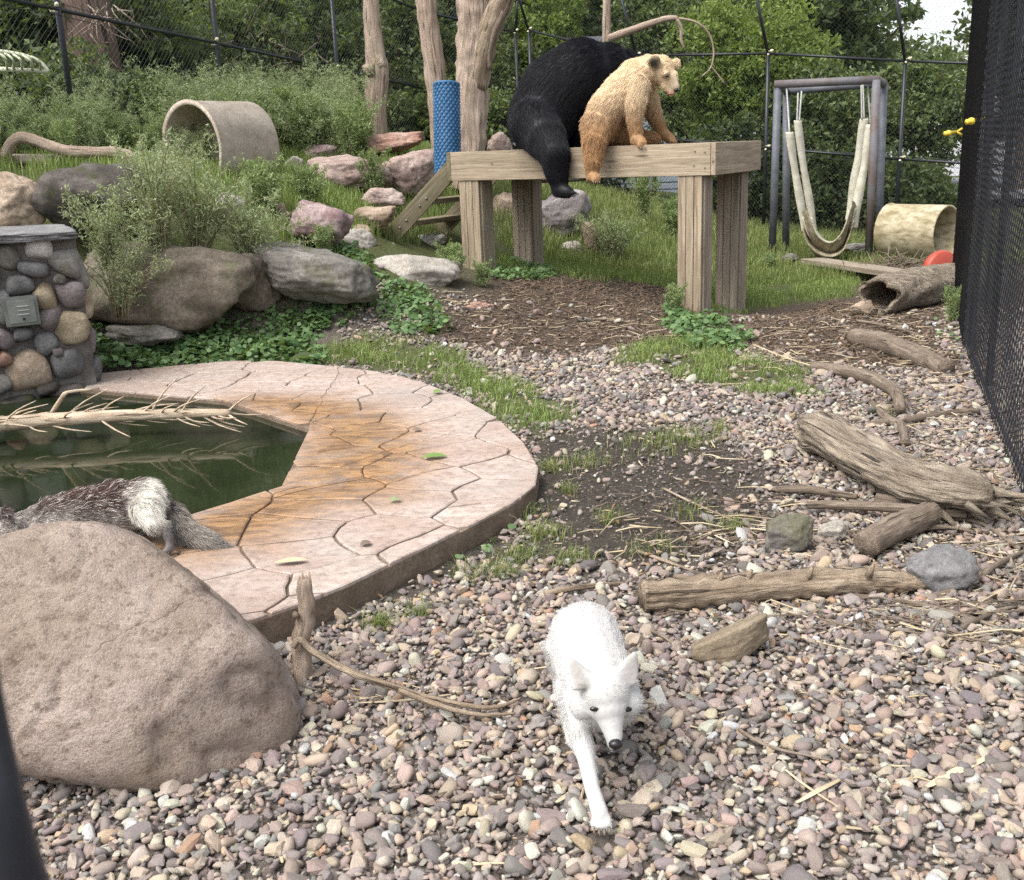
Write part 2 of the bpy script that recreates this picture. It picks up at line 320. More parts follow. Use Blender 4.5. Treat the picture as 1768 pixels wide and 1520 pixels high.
for x, y, Y in [(550, 432, 9.6), (640, 400, 10.4), (590, 330, 12), (700, 335, 12.2), (812, 463, 10.75), (905, 460, 11.85), (680, 420, 10.7), (960, 412, 13), (1030, 440, 12.6), (1100, 372, 17), (1100, 430, 13.5),
                (1320, 404, 17.3), (1550, 420, 17), (1335, 434, 14.4), (1510, 446, 13.7), (1430, 474, 13.6), (1430, 458, 14.6), (1560, 456, 13.3), (1000, 470, 11), (1150, 500, 10.4), (820, 300, 13.5), (650, 238, 15), (900, 300, 18), (480, 305, 11.2), (430, 390, 9.4), (1270, 549, 10.3)]:
    ctrl.append(tuple(at(x, y, Y)))
CT = np.array(ctrl); _d = np.linalg.norm(CT[:, None, :2]-CT[None, :, :2], axis=2)
_w = np.linalg.solve(_d+np.eye(len(CT))*1e-6, CT[:, 2]-CT[:, 2].mean())
def hraw(X, Y):
    X = np.asarray(X, float); Y = np.asarray(Y, float); sh = X.shape; Q = np.stack([X.ravel(), Y.ravel()], 1)
    out = np.empty(len(Q))
    for i in range(0, len(Q), 40000): out[i:i+40000] = np.sqrt(((Q[i:i+40000, None]-CT[None, :, :2])**2).sum(2)+0.01) @ _w
    return (out+CT[:, 2].mean()).reshape(sh)
_base0 = float(hraw(np.array([0.5]), np.array([3.0]))[0])
def hfun(X, Y):
    X = np.asarray(X, float); Y = np.asarray(Y, float); z = hraw(X, Y)
    P = np.stack([X*1.6, Y*1.6, np.zeros_like(X)], -1)
    return z+0.025*fbm(P, 3)*np.clip((Y-2)/4, 0.3, 1)
def hz(x, y): return float(hfun(np.array([x]), np.array([y]))[0])
def gat(x, y, lo=1.0, hi=30.0):
    d = sight(x, y); d = d/d[1]; T = np.linspace(lo, hi, 900); P = _C+d*T[:, None]; below = P[:, 2] < hfun(P[:, 0], P[:, 1])
    i = int(np.argmax(below)) if below.any() else 899
    return P[i]
def gpoly(pts): return np.array([gat(*p)[:2] for p in pts])
def sdpoly(Q, poly):
    """signed distance to polygon, positive inside"""
    Q = np.asarray(Q, float); d = np.full(len(Q), 1e9); ins = np.zeros(len(Q), bool); n = len(poly)
    for i in range(n):
        a, b = poly[i], poly[(i+1) % n]; e = b-a; w = Q-a; tt = np.clip((w @ e)/(e @ e), 0, 1); d = np.minimum(d, np.linalg.norm(w-tt[:, None]*e, axis=1))
        c = ((a[1] <= Q[:, 1]) & (b[1] > Q[:, 1])) | ((b[1] <= Q[:, 1]) & (a[1] > Q[:, 1]))
        with np.errstate(divide='ignore', invalid='ignore'): xi = a[0]+(Q[:, 1]-a[1])/(b[1]-a[1])*(b[0]-a[0])
        ins ^= c & (Q[:, 0] < xi)
    return np.where(ins, d, -d)

PZ, WZ = 0.085, 0.05                                    # patio top, water level
outer = [atz(x, y, PZ)[:2] for x, y in [(120, 664), (200, 648), (290, 632), (400, 623), (480, 623), (560, 631), (640, 640), (720, 656), (800, 687), (860, 722), (905, 764), (930, 806), (925, 836), (885, 868), (820, 902), (720, 950), (600, 1008), (520, 1040), (440, 1068)]]
outer = np.array(list(outer)+[(-1.15, 2.9), (-1.6, 2.75), (-2.4, 2.7), (-4.6, 3.0), (-5, 5), (-4.6, 6.6), (-3.2, 6.75)])
pool = np.array([atz(x, y, PZ)[:2] for x, y in [(145, 670), (384, 690), (534, 738), (485, 839), (315, 893)]]+[(-1.55, 3.97), (-4.3, 3.75), (-4.5, 6.4), (-3.4, 6.62)])
def hull(P):
    P = sorted(map(tuple, P)); out = []
    for seq in (P, P[::-1]):
        h = []
        for p in seq:
            while len(h) > 1 and (h[-1][0]-h[-2][0])*(p[1]-h[-2][1])-(h[-1][1]-h[-2][1])*(p[0]-h[-2][0]) <= 0: h.pop()
            h.append(p)
        out += h[:-1]
    return np.array(out)
outer, pool = hull(outer), hull(pool)
Z = {
 'soil': gpoly([(905, 780), (960, 735), (1110, 740), (1250, 765), (1350, 815), (1350, 880), (1290, 950), (1150, 990), (1000, 985), (870, 980), (900, 890)]),
 'edge': gpoly([(905, 780), (925, 850), (880, 960), (760, 1010), (620, 1060), (520, 1110), (440, 1090), (440, 1068), (600, 1010), (760, 930), (880, 872), (925, 830)]),
 'mulch': gpoly([(700, 575), (800, 525), (850, 480), (930, 478), (1180, 500), (1250, 550), (1420, 520), (1650, 520), (1650, 640), (1560, 640), (1400, 640), (1300, 605), (1140, 600), (950, 622), (800, 610)]),
 'lawn': gpoly([(835, 470), (930, 470), (1040, 490), (1180, 505), (1190, 540), (1310, 535), (1470, 515), (1500, 470), (1640, 450), (1640, 395), (1400, 395), (1200, 385), (1000, 385), (850, 400)]),
 'strip': gpoly([(520, 600), (640, 585), (760, 600), (850, 640), (960, 690), (985, 730), (930, 755), (880, 735), (800, 685), (700, 648), (560, 626)]),
 'strip_near_post': gpoly([(1060, 605), (1150, 585), (1260, 600), (1400, 650), (1400, 690), (1290, 680), (1160, 650), (1080, 632)]),
 'tufts': gpoly([(1090, 760), (1180, 740), (1230, 755), (1230, 790), (1120, 785)]),
}
IVY = [gpoly([(140, 690), (150, 600), (200, 575), (330, 540), (420, 560), (500, 540), (560, 560), (540, 635), (400, 635), (290, 650)]), gpoly([(440, 525), (560, 515), (700, 490), (740, 520), (790, 565), (720, 585), (640, 560), (560, 575), (470, 590)]),
       gpoly([(505, 405), (560, 400), (640, 440), (660, 490), (630, 480), (560, 430)]), gpoly([(1145, 560), (1170, 542), (1215, 545), (1285, 585), (1285, 605), (1200, 605)]), gpoly([(840, 480), (900, 455), (960, 470), (930, 490)]),
       gpoly([(880, 870), (930, 880), (900, 900), (860, 900)]), gpoly([(700, 985), (760, 945), (840, 905), (850, 930), (790, 985), (720, 1005)]), gpoly([(440, 1080), (480, 1062), (600, 1025), (600, 1045), (480, 1085)]),
       gpoly([(1625, 580), (1650, 540), (1660, 600), (1645, 640)])]
def zone(k, Q, soft=0.25):
    nz = fbm(np.column_stack([Q*2.5, np.full(len(Q), 3.3)]), 3)*0.55
    return np.clip(sdpoly(Q, Z[k])/soft+0.5+nz, 0, 1)
def spaced(a, b, n, p=1.0): return a+(b-a)*np.linspace(0, 1, n)**p
ys = np.concatenate([[-6, -3, -1], np.geomspace(0.4, 22, 250), [24, 27, 31, 38, 50, 70, 110]])
xs = np.concatenate([[-80, -50, -30, -18, -13], np.linspace(-10, -5.1, 22), np.linspace(-5, 6, 240), np.linspace(6.1, 12, 22), [15, 20, 30, 50, 80]])
GX, GY = np.meshgrid(xs, ys); GZ = hfun(GX, GY); Q = np.column_stack([GX.ravel(), GY.ravel()])
sdo = sdpoly(Q, outer).reshape(GX.shape); GZ = np.where(sdo > 0.1, -0.6, GZ); GZ = np.where((sdo <= 0.1) & (sdo > -0.12), np.minimum(GZ, 0.05), GZ)
nx, ny = len(xs), len(ys)
Fc = np.array([[j*nx+i, j*nx+i+1, (j+1)*nx+i+1, (j+1)*nx+i] for j in range(ny-1) for i in range(nx-1)])
Vg = np.column_stack([Q, GZ.ravel()]); me = mesh_k('ground', Vg[Fc].reshape(-1, 3)[:4], 4)
bpy.data.meshes.remove(me)
me = bpy.data.meshes.new('ground'); me.vertices.add(len(Vg)); me.vertices.foreach_set('co', Vg.astype(np.float32).ravel()); me.loops.add(Fc.size); me.loops.foreach_set('vertex_index', Fc.astype(np.int32).ravel())
me.polygons.add(len(Fc)); me.polygons.foreach_set('loop_start', np.arange(0, Fc.size, 4, dtype=np.int32)); me.update(calc_edges=True); shade(me)
zg = np.zeros((len(Q), 4), np.float32)
up = np.clip((GZ.ravel()-0.28)/0.2, 0, 1)*(Q[:, 1] > 7)                                  # the raised bank is grown over
zg[:, 0] = np.maximum.reduce([zone('lawn', Q), zone('strip', Q), zone('strip_near_post', Q), up, (Q[:, 1] > 16)*1.0])
zg[:, 1] = np.maximum(zone('mulch', Q, 0.4), (Q[:, 1] > 8.6)*np.clip(1-up, 0, 1)*0.9); zg[:, 2] = np.maximum(zone('soil', Q), zone('edge', Q, 0.12)); zg[:, 3] = 1
at_ = me.color_attributes.new('zone', 'FLOAT_COLOR', 'POINT'); at_.data.foreach_set('color', zg.ravel())
m, t, b = nodes('ground_earth'); v = coords(t, rnd=False); an = N(t, 'Attribute', attribute_name='zone'); sp = t.nodes.new('ShaderNodeSeparateColor'); t.links.new(an.outputs['Color'], sp.inputs[0])
n1 = noise(t, v, 3, 8, 0.65); n2 = noise(t, v, 28, 6, 0.7); n3 = noise(t, v, 130, 4, 0.6)
c = ramp(t, n2, [(0.3, (.09, .074, .062)), (0.55, (.17, .145, .125)), (0.75, (.27, .235, .205))])
c = mix(t, sp.outputs[2], c, ramp(t, n2, [(0.3, (.038, .032, .026)), (0.55, (.07, .06, .05)), (0.75, (.115, .1, .085))]))
c = mix(t, sp.outputs[1], c, ramp(t, n2, [(0.28, (.04, .03, .022)), (0.5, (.09, .068, .05)), (0.74, (.17, .135, .105))]))
c = mix(t, sp.outputs[0], c, ramp(t, n2, [(0.3, (.05, .058, .022)), (0.55, (.1, .115, .045)), (0.78, (.17, .18, .08))]))
c = mix(t, ramp(t, n3, [(0.35, 0.5), (0.55, 0.0)]), c, (.02, .016, .012))
t.links.new(c, b.inputs['Base Color']); b.inputs['Roughness'].default_value = 0.95; b.inputs['Specular IOR Level'].default_value = 0.15; bump(t, b, madd(t, n2, n3, 1, 0.5), 0.8, 0.03)
ground = tag(put('ground', me, m), 'gravelly enclosure ground rising to a grown-over bank at the left', kind='structure')

# ------------------------------------------------------------------ rocks
_ico = {}
def ico(n):
    if n not in _ico:
        bm = bmesh.new(); bmesh.ops.create_icosphere(bm, subdivisions=n, radius=1); bm.verts.ensure_lookup_table()
        _ico[n] = (np.array([v.co[:] for v in bm.verts]), [tuple(v.index for v in f.verts) for f in bm.faces]); bm.free()
    return _ico[n]
def rock_mesh(name, size, seed, sub=4, k=7.0, planes=12, amp=0.05, fs=2.2, fine=0.03):
    r = np.random.default_rng(seed); D, Fc = ico(sub); nrm = r.normal(size=(planes, 3)); nrm /= np.linalg.norm(nrm, axis=1)[:, None]; d = r.uniform(0.72 if k < 30 else 0.58, 1.0, planes)
    nrm = np.vstack([nrm, np.eye(3), -np.eye(3)]); d = np.concatenate([d, np.full(6, 0.98)])
    rad = (np.clip(D @ nrm.T/d, 0, None)**k).sum(1)**(-1/k)
    rad = rad*(1+amp*fbm(D*fs+seed*3.1, 4)*1.6+fine*fbm(D*fs*5+seed, 3)-fine*1.1*np.abs(fbm(D*fs*2.2+seed*1.7, 3))*2)
    V = D*rad[:, None]; V = V/np.abs(V).max(0)*np.asarray(size)/2
    return mesh_np(name, V, Fc)
def rock(name, x, y, w, h, Y, mat, seed, label, dep=0.8, tilt=0.0, yaw=0.0, sub=4, k=7.0, amp=0.05, group=None, sink=0.0, cat='rock', parent=None, fs=2.2):
    """a rock whose face fills w x h sighted pixels about (x, y), Y metres ahead"""
    if Y < 5: Y = float(atz(x, y+h*.42, 0)[1])+.02
    P = at(x, y, Y); s = pxm(P); W, H = w/s, h/s; me = rock_mesh(name, (W, W*dep, H), seed, sub, k, amp=amp, fs=fs)
    Mx = Matrix.Translation(V3(P)+Vector((0, 0, -sink))) @ Euler((0, math.radians(tilt), math.radians(yaw))).to_matrix().to_4x4()
    o = put(name, me, M[mat], parent, Mx); return tag(o, label, cat, group) if label else o

# ------------------------------------------------------------------ gravel
PEB = [rock_mesh('pebble', (1, sy, sz), 100+i, 2, kk, planes=pl, amp=0.03, fine=0.0) for i, (sy, sz, kk, pl) in enumerate([(0.8, 0.62, 6, 8), (0.7, 0.5, 34, 6), (0.85, 0.7, 6, 7), (0.66, 0.45, 40, 6), (0.9, 0.6, 16, 6), (0.72, 0.56, 44, 5), (0.78, 0.38, 40, 6), (0.6, 0.5, 9, 8), (0.82, 0.66, 36, 5), (0.74, 0.52, 8, 8), (0.7, 0.6, 44, 5), (0.85, 0.45, 36, 6)])]
m, t, b = nodes('pebble_stone'); an = N(t, 'Attribute', attribute_type='INSTANCER', attribute_name='pcol'); v = coords(t, rnd=False)
oi = t.nodes.new('ShaderNodeObjectInfo'); ad = N(t, 'VectorMath', operation='ADD'); t.links.new(v, ad.inputs[0]); mu = N(t, 'Math', operation='MULTIPLY'); mu.inputs[1].default_value = 50; t.links.new(oi.outputs['Random'], mu.inputs[0]); t.links.new(mu.outputs[0], ad.inputs[1])
n1 = noise(t, ad.outputs[0], 3, 6, 0.7); n2 = noise(t, ad.outputs[0], 14, 4, 0.7)
c = mix(t, ramp(t, n1, [(0.35, 0.5), (0.65, 0.0)]), an.outputs['Color'], mix(t, 0.6, an.outputs['Color'], (.12, .09, .08)), 'MIX')
c = mix(t, ramp(t, n2, [(0.55, 0.0), (0.75, 0.25)]), c, (.45, .41, .37))
t.links.new(c, b.inputs['Base Color']); b.inputs['Roughness'].default_value = 0.75; bump(t, b, n2, 0.25, 0.05)
M['pebble'] = m
for i, q in enumerate(PEB): q.materials.append(m); shade(q, i in (0, 2, 4, 7, 9))
PAL = np.array([(.55, .47, .36), (.6, .53, .44), (.46, .38, .31), (.31, .26, .235), (.22, .2, .195), (.35, .275, .24), (.165, .155, .155), (.41, .34, .295), (.5, .39, .27), (.25, .215, .21), (.66, .61, .53), (.34, .305, .28), (.42, .27, .18), (.28, .275, .265)])
PW = np.array([9, 9, 10, 11, 9, 10, 7, 10, 4, 10, 5, 9, 1.5, 7]); PW = PW/PW.sum()
def pebble_field():
    pts = []
    for (y0, y1, x0, x1, sp) in [(1.15, 3.2, -1.9, 2.4, 0.0175), (3.2, 5.5, -1.3, 3.1, 0.021), (5.5, 9.6, -1.3, 4.6, 0.029)]:
        gx, gy = np.meshgrid(np.arange(x0, x1, sp), np.arange(y0, y1, sp)); P = np.column_stack([gx.ravel(), gy.ravel()]); pts.append(P+rng.uniform(-.6, .6, P.shape)*sp)
    P = np.vstack(pts); keep = np.ones(len(P), bool); r = rng.random(len(P))
    keep &= sdpoly(P, outer) < -0.03
    soil = np.maximum(zone('soil', P), zone('edge', P, 0.12)*0.8); mul = zone('mulch', P, 0.4); gr = np.maximum.reduce([zone('strip', P), zone('lawn', P), zone('strip_near_post', P)])
    keep &= r < (1-soil*0.93)*(1-mul*0.93)*(1-gr*0.85)
    keep &= (P[:, 0] > -1.9) & (P[:, 1] < 9.3+0*P[:, 0])
    keep &= r < np.clip((9.3-P[:, 1])/1.5, 0.04, 1)+0.0
    P = P[keep]; n = len(P); z = hfun(P[:, 0], P[:, 1])
    s = np.clip(rng.lognormal(math.log(0.0205), 0.44, n), 0.007, 0.062)*np.where(P[:, 1] > 5.5, 1.2, 1.0)
    sx, sy_, w = np.zeros(n), np.zeros(n), np.zeros(n)
    v = np.column_stack([P, z])-_C; w = v @ _F; sx = 884+FPX*(v @ _R)/w; sy_ = 760-FPX*(v @ _U)/w
    paw = np.array([atz(1036, 1412, .05)[:2], atz(1034, 1425, .045)[:2], atz(990, 1278, .03)[:2]])
    clear = np.min(np.linalg.norm(P[:, None]-paw[None], axis=2), axis=1) > .03
    vis = clear & (sx > -500) & (sx < 2400) & (sy_ < 1900)
    P, z, s, w, sx, sy_ = P[vis], z[vis], s[vis], w[vis], sx[vis], sy_[vis]; n = len(P)
    z = z+s*0.12+rng.uniform(-.003, 0.015, n)
    rot = np.column_stack([rng.normal(0, 0.45, n), rng.normal(0, 0.45, n), rng.uniform(0, 6.28, n)])
    scl = s[:, None]*np.column_stack([rng.uniform(.9, 1.3, n), rng.uniform(.85, 1.15, n), rng.uniform(.75, 1.15, n)])
    ci = rng.choice(len(PAL), n, p=PW); colr = np.clip((PAL[ci]*.95+np.array([.36, .31, .285])*.05)*np.array([.76, .735, .715])*rng.uniform(.8, 1.15, (n, 1))*rng.uniform(.95, 1.05, (n, 3)), 0.02, 0.42)
    return np.column_stack([P, z]), rot, scl, np.column_stack([colr, np.ones(n)]), rng.integers(0, len(PEB), n), s/w*((sx > 90) & (sx < 1768) & (sy_ < 1500) & (P[:, 0] > -0.62))
gp, grot, gscl, gcol, gidx, gsize = pebble_field()
def grit(n):                                             # clods and grit on the bare soil
    Q_ = rng.uniform(Z['soil'].min(0)-.3, Z['soil'].max(0)+.3, (n, 2)); Q_ = Q_[(zone('soil', Q_) > .35) & (sdpoly(Q_, outer) < -.02)]; k = len(Q_); s = rng.lognormal(math.log(.009), .4, k)
    c = np.where(rng.random((k, 1)) < .8, np.array([[.085, .07, .055]]), np.array([[.24, .2, .175]]))*rng.uniform(.6, 1.5, (k, 1))
    return np.column_stack([Q_, hfun(Q_[:, 0], Q_[:, 1])+s*.1]), rng.normal(0, .5, (k, 3)), s[:, None]*rng.uniform(.7, 1.4, (k, 3)), np.column_stack([c, np.ones(k)]), rng.integers(0, len(PEB), k), np.zeros(k)
_g = grit(9000); gp, grot, gscl, gcol, gidx, gsize = [np.concatenate(q) for q in zip((gp, grot, gscl, gcol, gidx, gsize), _g)]
big = np.argsort(-gsize)[:300]; first = {}
for i in big:
    Mx = Matrix.Translation(V3(gp[i])) @ Euler(grot[i]).to_matrix().to_4x4() @ Matrix.Diagonal((*[float(q) for q in gscl[i]], 1))
    o = put('pebble', PEB[gidx[i]], None, ground, Mx); o['pcol'] = [float(q) for q in gcol[i][:3]]; first.setdefault(int(gidx[i]), o)
rest = np.setdiff1d(np.arange(len(gp)), big)
def scatter(name, P, rot, scl, colr, idx, sources, parent, kind='stuff', mat=None):
    n = len(P); me = bpy.data.meshes.new(name); me.vertices.add(n); me.vertices.foreach_set('co', P.astype(np.float32).ravel())
    for an, ty, dat, key in (('rot', 'FLOAT_VECTOR', rot, 'vector'), ('scl', 'FLOAT_VECTOR', scl, 'vector'), ('idx', 'INT', idx.astype(np.int32), 'value')):
        me.attributes.new(an, ty, 'POINT').data.foreach_set(key, np.ascontiguousarray(dat, dtype=np.int32 if ty == 'INT' else np.float32).ravel())
    if colr is not None: me.attributes.new('pcol', 'FLOAT_COLOR', 'POINT').data.foreach_set('color', colr.astype(np.float32).ravel())
    me.update(); o = put(name, me, None, parent); o['kind'] = kind
    g = bpy.data.node_groups.new(name, 'GeometryNodeTree'); g.interface.new_socket('Geometry', in_out='INPUT', socket_type='NodeSocketGeometry'); g.interface.new_socket('Geometry', in_out='OUTPUT', socket_type='NodeSocketGeometry')
    gi, go = g.nodes.new('NodeGroupInput'), g.nodes.new('NodeGroupOutput'); iop = g.nodes.new('GeometryNodeInstanceOnPoints'); iop.inputs['Pick Instance'].default_value = True
    jn = g.nodes.new('GeometryNodeJoinGeometry')
    for s_ in reversed(sources):
        oi = g.nodes.new('GeometryNodeObjectInfo'); oi.transform_space = 'ORIGINAL'; oi.inputs['As Instance'].default_value = True; oi.inputs['Object'].default_value = s_; g.links.new(oi.outputs['Geometry'], jn.inputs[0])
    def na(nm, ty):
        q = g.nodes.new('GeometryNodeInputNamedAttribute'); q.data_type = ty; q.inputs[0].default_value = nm; return q.outputs[0]
    e2r = g.nodes.new('FunctionNodeEulerToRotation'); g.links.new(na('rot', 'FLOAT_VECTOR'), e2r.inputs[0])
    g.links.new(gi.outputs[0], iop.inputs['Points']); g.links.new(jn.outputs[0], iop.inputs['Instance']); g.links.new(na('idx', 'INT'), iop.inputs['Instance Index'])
    g.links.new(e2r.outputs[0], iop.inputs['Rotation']); g.links.new(na('scl', 'FLOAT_VECTOR'), iop.inputs['Scale']); g.links.new(iop.outputs[0], go.inputs[0])
    md = o.modifiers.new('scatter', 'NODES'); md.node_group = g; return o
srcs = [first[k] for k in sorted(first)]
remap = {k: i for i, k in enumerate(sorted(first))}
scatter('gravel', gp[rest], grot[rest], gscl[rest], gcol[rest], np.array([remap.get(int(k), 0) for k in gidx[rest]]), srcs, ground)
print('pebbles', len(gp))

# ------------------------------------------------------------------ patio and pool
def clip(poly, a, n):
    """keep the side of a convex polygon where (p-a).n <= 0"""
    out = []; m_ = len(poly)
    for i in range(m_):
        p, q = poly[i], poly[(i+1) % m_]; dp, dq = (p-a) @ n, (q-a) @ n
        if dp <= 0: out.append(p)
        if (dp < 0 < dq) or (dq < 0 < dp): out.append(p+(q-p)*dp/(dp-dq))
    return out
def ccw(p):
    x, y = p[:, 0], p[:, 1]; return p if (x*np.roll(y, -1)-np.roll(x, -1)*y).sum() > 0 else p[::-1]
outer = ccw(outer); pool = ccw(pool)
def edges(p): return [(p[i], p[(i+1) % len(p)]) for i in range(len(p))]
pool_hull = pool
pr = np.random.default_rng(12); seeds = []
for _ in range(5000):
    q = np.array([pr.uniform(-5, .4), pr.uniform(2.6, 7.8)])
    if all(abs((q-s_)[0]*0.7)**2+abs((q-s_)[1]*1.12)**2 > 0.235**2 for s_ in seeds): seeds.append(q)
seeds = np.array(seeds)
def cell(i, gap):
    s_ = seeds[i]; poly = [s_+np.array(q)*2.0 for q in ((-1, -1), (1, -1), (1, 1), (-1, 1))]
    for j in np.argsort(((seeds-s_)**2).sum(1))[1:24]:
        n = seeds[j]-s_; L = np.linalg.norm(n); n = n/L; poly = clip(poly, s_+n*(L/2-gap), n)
    for a, b_ in edges(outer):
        e = b_-a; n = np.array([e[1], -e[0]])/np.linalg.norm(e); poly = clip(poly, a-n*(0.0 if gap == 0 else 0.002), n)
        if len(poly) < 3: return []
    pieces = []; rem = poly
    for a, b_ in edges(pool):
        e = b_-a; n = np.array([e[1], -e[0]])/np.linalg.norm(e)
        out = clip(rem, a+n*(0.0 if gap == 0 else 0.002), -n)
        if len(out) >= 3: pieces.append(np.array(out))
        rem = clip(rem, a, n)
        if len(rem) < 3: break
    return pieces
def area(p): return abs((p[:, 0]*np.roll(p[:, 1], -1)-np.roll(p[:, 0], -1)*p[:, 1]).sum())/2
def warp(P):
    w = np.column_stack([fbm(np.column_stack([P*3.2, np.full(len(P), 1.7)]), 3), fbm(np.column_stack([P*3.2, np.full(len(P), 8.1)]), 3)])*0.05
    f = np.clip(np.minimum(np.abs(sdpoly(P, outer)), np.abs(sdpoly(P, pool)))/0.1, 0, 1); return P+w*f[:, None]
def dens(p, n=5):
    out = []
    for i in range(len(p)):
        a, b_ = p[i], p[(i+1) % len(p)]; k_ = max(1, int(np.linalg.norm(b_-a)/0.06)); out += [a+(b_-a)*q/k_ for q in range(k_)]
    return np.array(out)
m, t, b = nodes('flagstone'); v = coords(t, rnd=False); oi = t.nodes.new('ShaderNodeObjectInfo'); ge = t.nodes.new('ShaderNodeNewGeometry')
n1 = noise(t, ge.outputs['Position'], 3.2, 7, 0.62); n2 = noise(t, ge.outputs['Position'], 26, 6, 0.7); st = N(t, 'Mapping'); st.inputs['Scale'].default_value = (3.2, 7.5, 6); st.inputs['Rotation'].default_value = (0, 0, -0.25); t.links.new(ge.outputs['Position'], st.inputs[0]); n3 = noise(t, st.outputs[0], 1.6, 6, 0.62, 1.2)
c = ramp(t, oi.outputs['Random'], [(0.0, (.37, .295, .255)), (0.35, (.425, .35, .31)), (0.7, (.39, .325, .29)), (1.0, (.455, .39, .345))])
c = mix(t, ramp(t, n1, [(0.42, 0.0), (0.66, 0.6)]), c, (.31, .215, .16)); c = mix(t, ramp(t, n3, [(0.36, 0.5), (0.54, 0.0)]), c, (.27, .19, .15)); c = mix(t, ramp(t, n2, [(0.36, 0.55), (0.52, 0.0)]), c, (.17, .13, .105)); c = mix(t, ramp(t, noise(t, ge.outputs['Position'], 1.1, 5, .6), [(0.5, 0.0), (0.68, 0.5)]), c, (.27, .235, .215))
an = N(t, 'Attribute', attribute_name='wet'); wetf = mix(t, 1.0, ramp(t, an.outputs['Fac'], [(0.0, 0.0), (1.0, 1.0)]), ramp(t, madd(t, n1, n3, 1, .5), [(0.42, 0.15), (0.72, 0.95)]), 'MULTIPLY')
wc = mix(t, ramp(t, n3, [(0.4, 1.0), (0.6, 0.0)]), (.34, .19, .085), (.14, .08, .04)); c = mix(t, wetf, c, wc)
t.links.new(c, b.inputs['Base Color']); t.links.new(ramp(t, wetf, [(0.0, 0.75), (0.9, 0.3)]), b.inputs['Roughness']); bump(t, b, madd(t, n3, n2, 1, .3), 0.55, 0.02)
M['flag'] = m
wetpoly = np.array([atz(x, y, PZ)[:2] for x, y in [(384, 690), (480, 682), (640, 700), (720, 745), (740, 800), (690, 850), (560, 880), (450, 935), (330, 960), (150, 960), (150, 900), (315, 893), (485, 839), (534, 738)]])
slab = MB(); patio = tag(put('patio', bpy.data.meshes.new('tmp')), 'pink stamped flagstone patio curving round the pool', kind='structure')
def wetness(P): return np.clip(sdpoly(P, wetpoly)/0.3+0.6, 0, 1)
for i in range(len(seeds)):
    for pc in cell(i, 0.0): slab.add([(q[0], q[1], PZ-0.014) for q in pc], [tuple(range(len(pc)))])
    for pc in cell(i, float(pr.uniform(0.003, 0.0075))):
        if area(pc) < 0.004: continue
        d = dens(ccw(pc)); cen = d.mean(0); wv = warp(d); n_ = len(wv); ins = wv+(cen-wv)/np.linalg.norm(cen-wv, axis=1)[:, None]*0.007
        dz = float(pr.uniform(-.0015, .0015)); V = [(*q, PZ-0.03) for q in wv]+[(*q, PZ-0.004+dz) for q in wv]+[(*q, PZ+dz) for q in ins]
        Fs = [(k_, (k_+1) % n_, n_+(k_+1) % n_, n_+k_) for k_ in range(n_)]+[(n_+k_, n_+(k_+1) % n_, 2*n_+(k_+1) % n_, 2*n_+k_) for k_ in range(n_)]+[tuple(range(2*n_, 3*n_))]
        me = mesh_np('flagstone', np.array(V), Fs, False); a_ = me.attributes.new('wet', 'FLOAT', 'POINT'); a_.data.foreach_set('value', wetness(np.array(V)[:, :2]).astype(np.float32))
        put('flagstone', me, M['flag'], patio)
def wall_ring(mb, ring, z0, z1, flip=False):
    n = len(ring); V = [(*q, z0) for q in ring]+[(*q, z1) for q in ring]; mb.add(V, [((k_, (k_+1) % n, n+(k_+1) % n, n+k_) if not flip else (k_, n+k_, n+(k_+1) % n, (k_+1) % n)) for k_ in range(n)])
wall_ring(slab, outer, -0.3, PZ-0.0135); wall_ring(slab, pool, -0.8, PZ-0.0135, True)
sm = mesh_np('patio', np.array(slab.v), slab.f, False); patio.data = sm; sm.materials.append(rock_mat('patio_joint', (.12, .09, .065), (.19, .14, .1), (.28, .22, .165), sc_=8, bs=0.4))
m, t, b = nodes('pool_water'); v = coords(t, rnd=False); n1 = noise(t, v, 5, 3, 0.5); n2 = noise(t, v, 1.3, 4, 0.6)
t.links.new(ramp(t, n2, [(0.35, (.008, .012, .006)), (0.7, (.018, .025, .011))]), b.inputs['Base Color']); b.inputs['Roughness'].default_value = 0.04; b.inputs['IOR'].default_value = 1.33; b.inputs['Specular IOR Level'].default_value = 0.5; bump(t, b, n1, 0.05, 0.02)
wp = [p-(p-pool.mean(0))*(-0.004) for p in pool]; wm = MB().add([(*q, WZ) for q in wp], [tuple(range(len(wp)))])
tag(wm.build('water', m, None, False, False), 'dark green still pool water', kind='structure')

# ------------------------------------------------------------------ stone pillar with the set stones
f0, f1 = np.array([-3.29, 6.57]), np.array([-2.86, 6.81]); fd = (f1-f0)/np.linalg.norm(f1-f0); fn = np.array([fd[1], -fd[0]])
def onface(x, y, off=0.0):
    d = sight(x, y); a = np.array([*(f0+fn*off), 0]); n = np.array([*fn, 0]); return _C+d*(((a-_C) @ n)/(d @ n))
pil = thing('stone_pillar', (f0[0], f0[1], 0), 'mortared fieldstone pillar with grey cap slab at the pool', 'pillar')
top = onface(70, 408)[2]; c0 = f0-fd*1.2; c1 = onface(146, 520)[:2]; mb = MB(); dpt = 0.75
ring = [c0, c1, c1-fn*dpt, c0-fn*dpt]; V = [(*q, -0.3) for q in ring]+[(*q, top-0.02) for q in ring]; mb.add(V, [(0, 1, 5, 4), (1, 2, 6, 5), (2, 3, 7, 6), (3, 0, 4, 7), (4, 5, 6, 7)])
mb.build('mortar_core', M['mortar'], pil, False)
bas = Matrix(((fd[0], -fn[0], 0), (fd[1], -fn[1], 0), (0, 0, 1))).to_4x4()
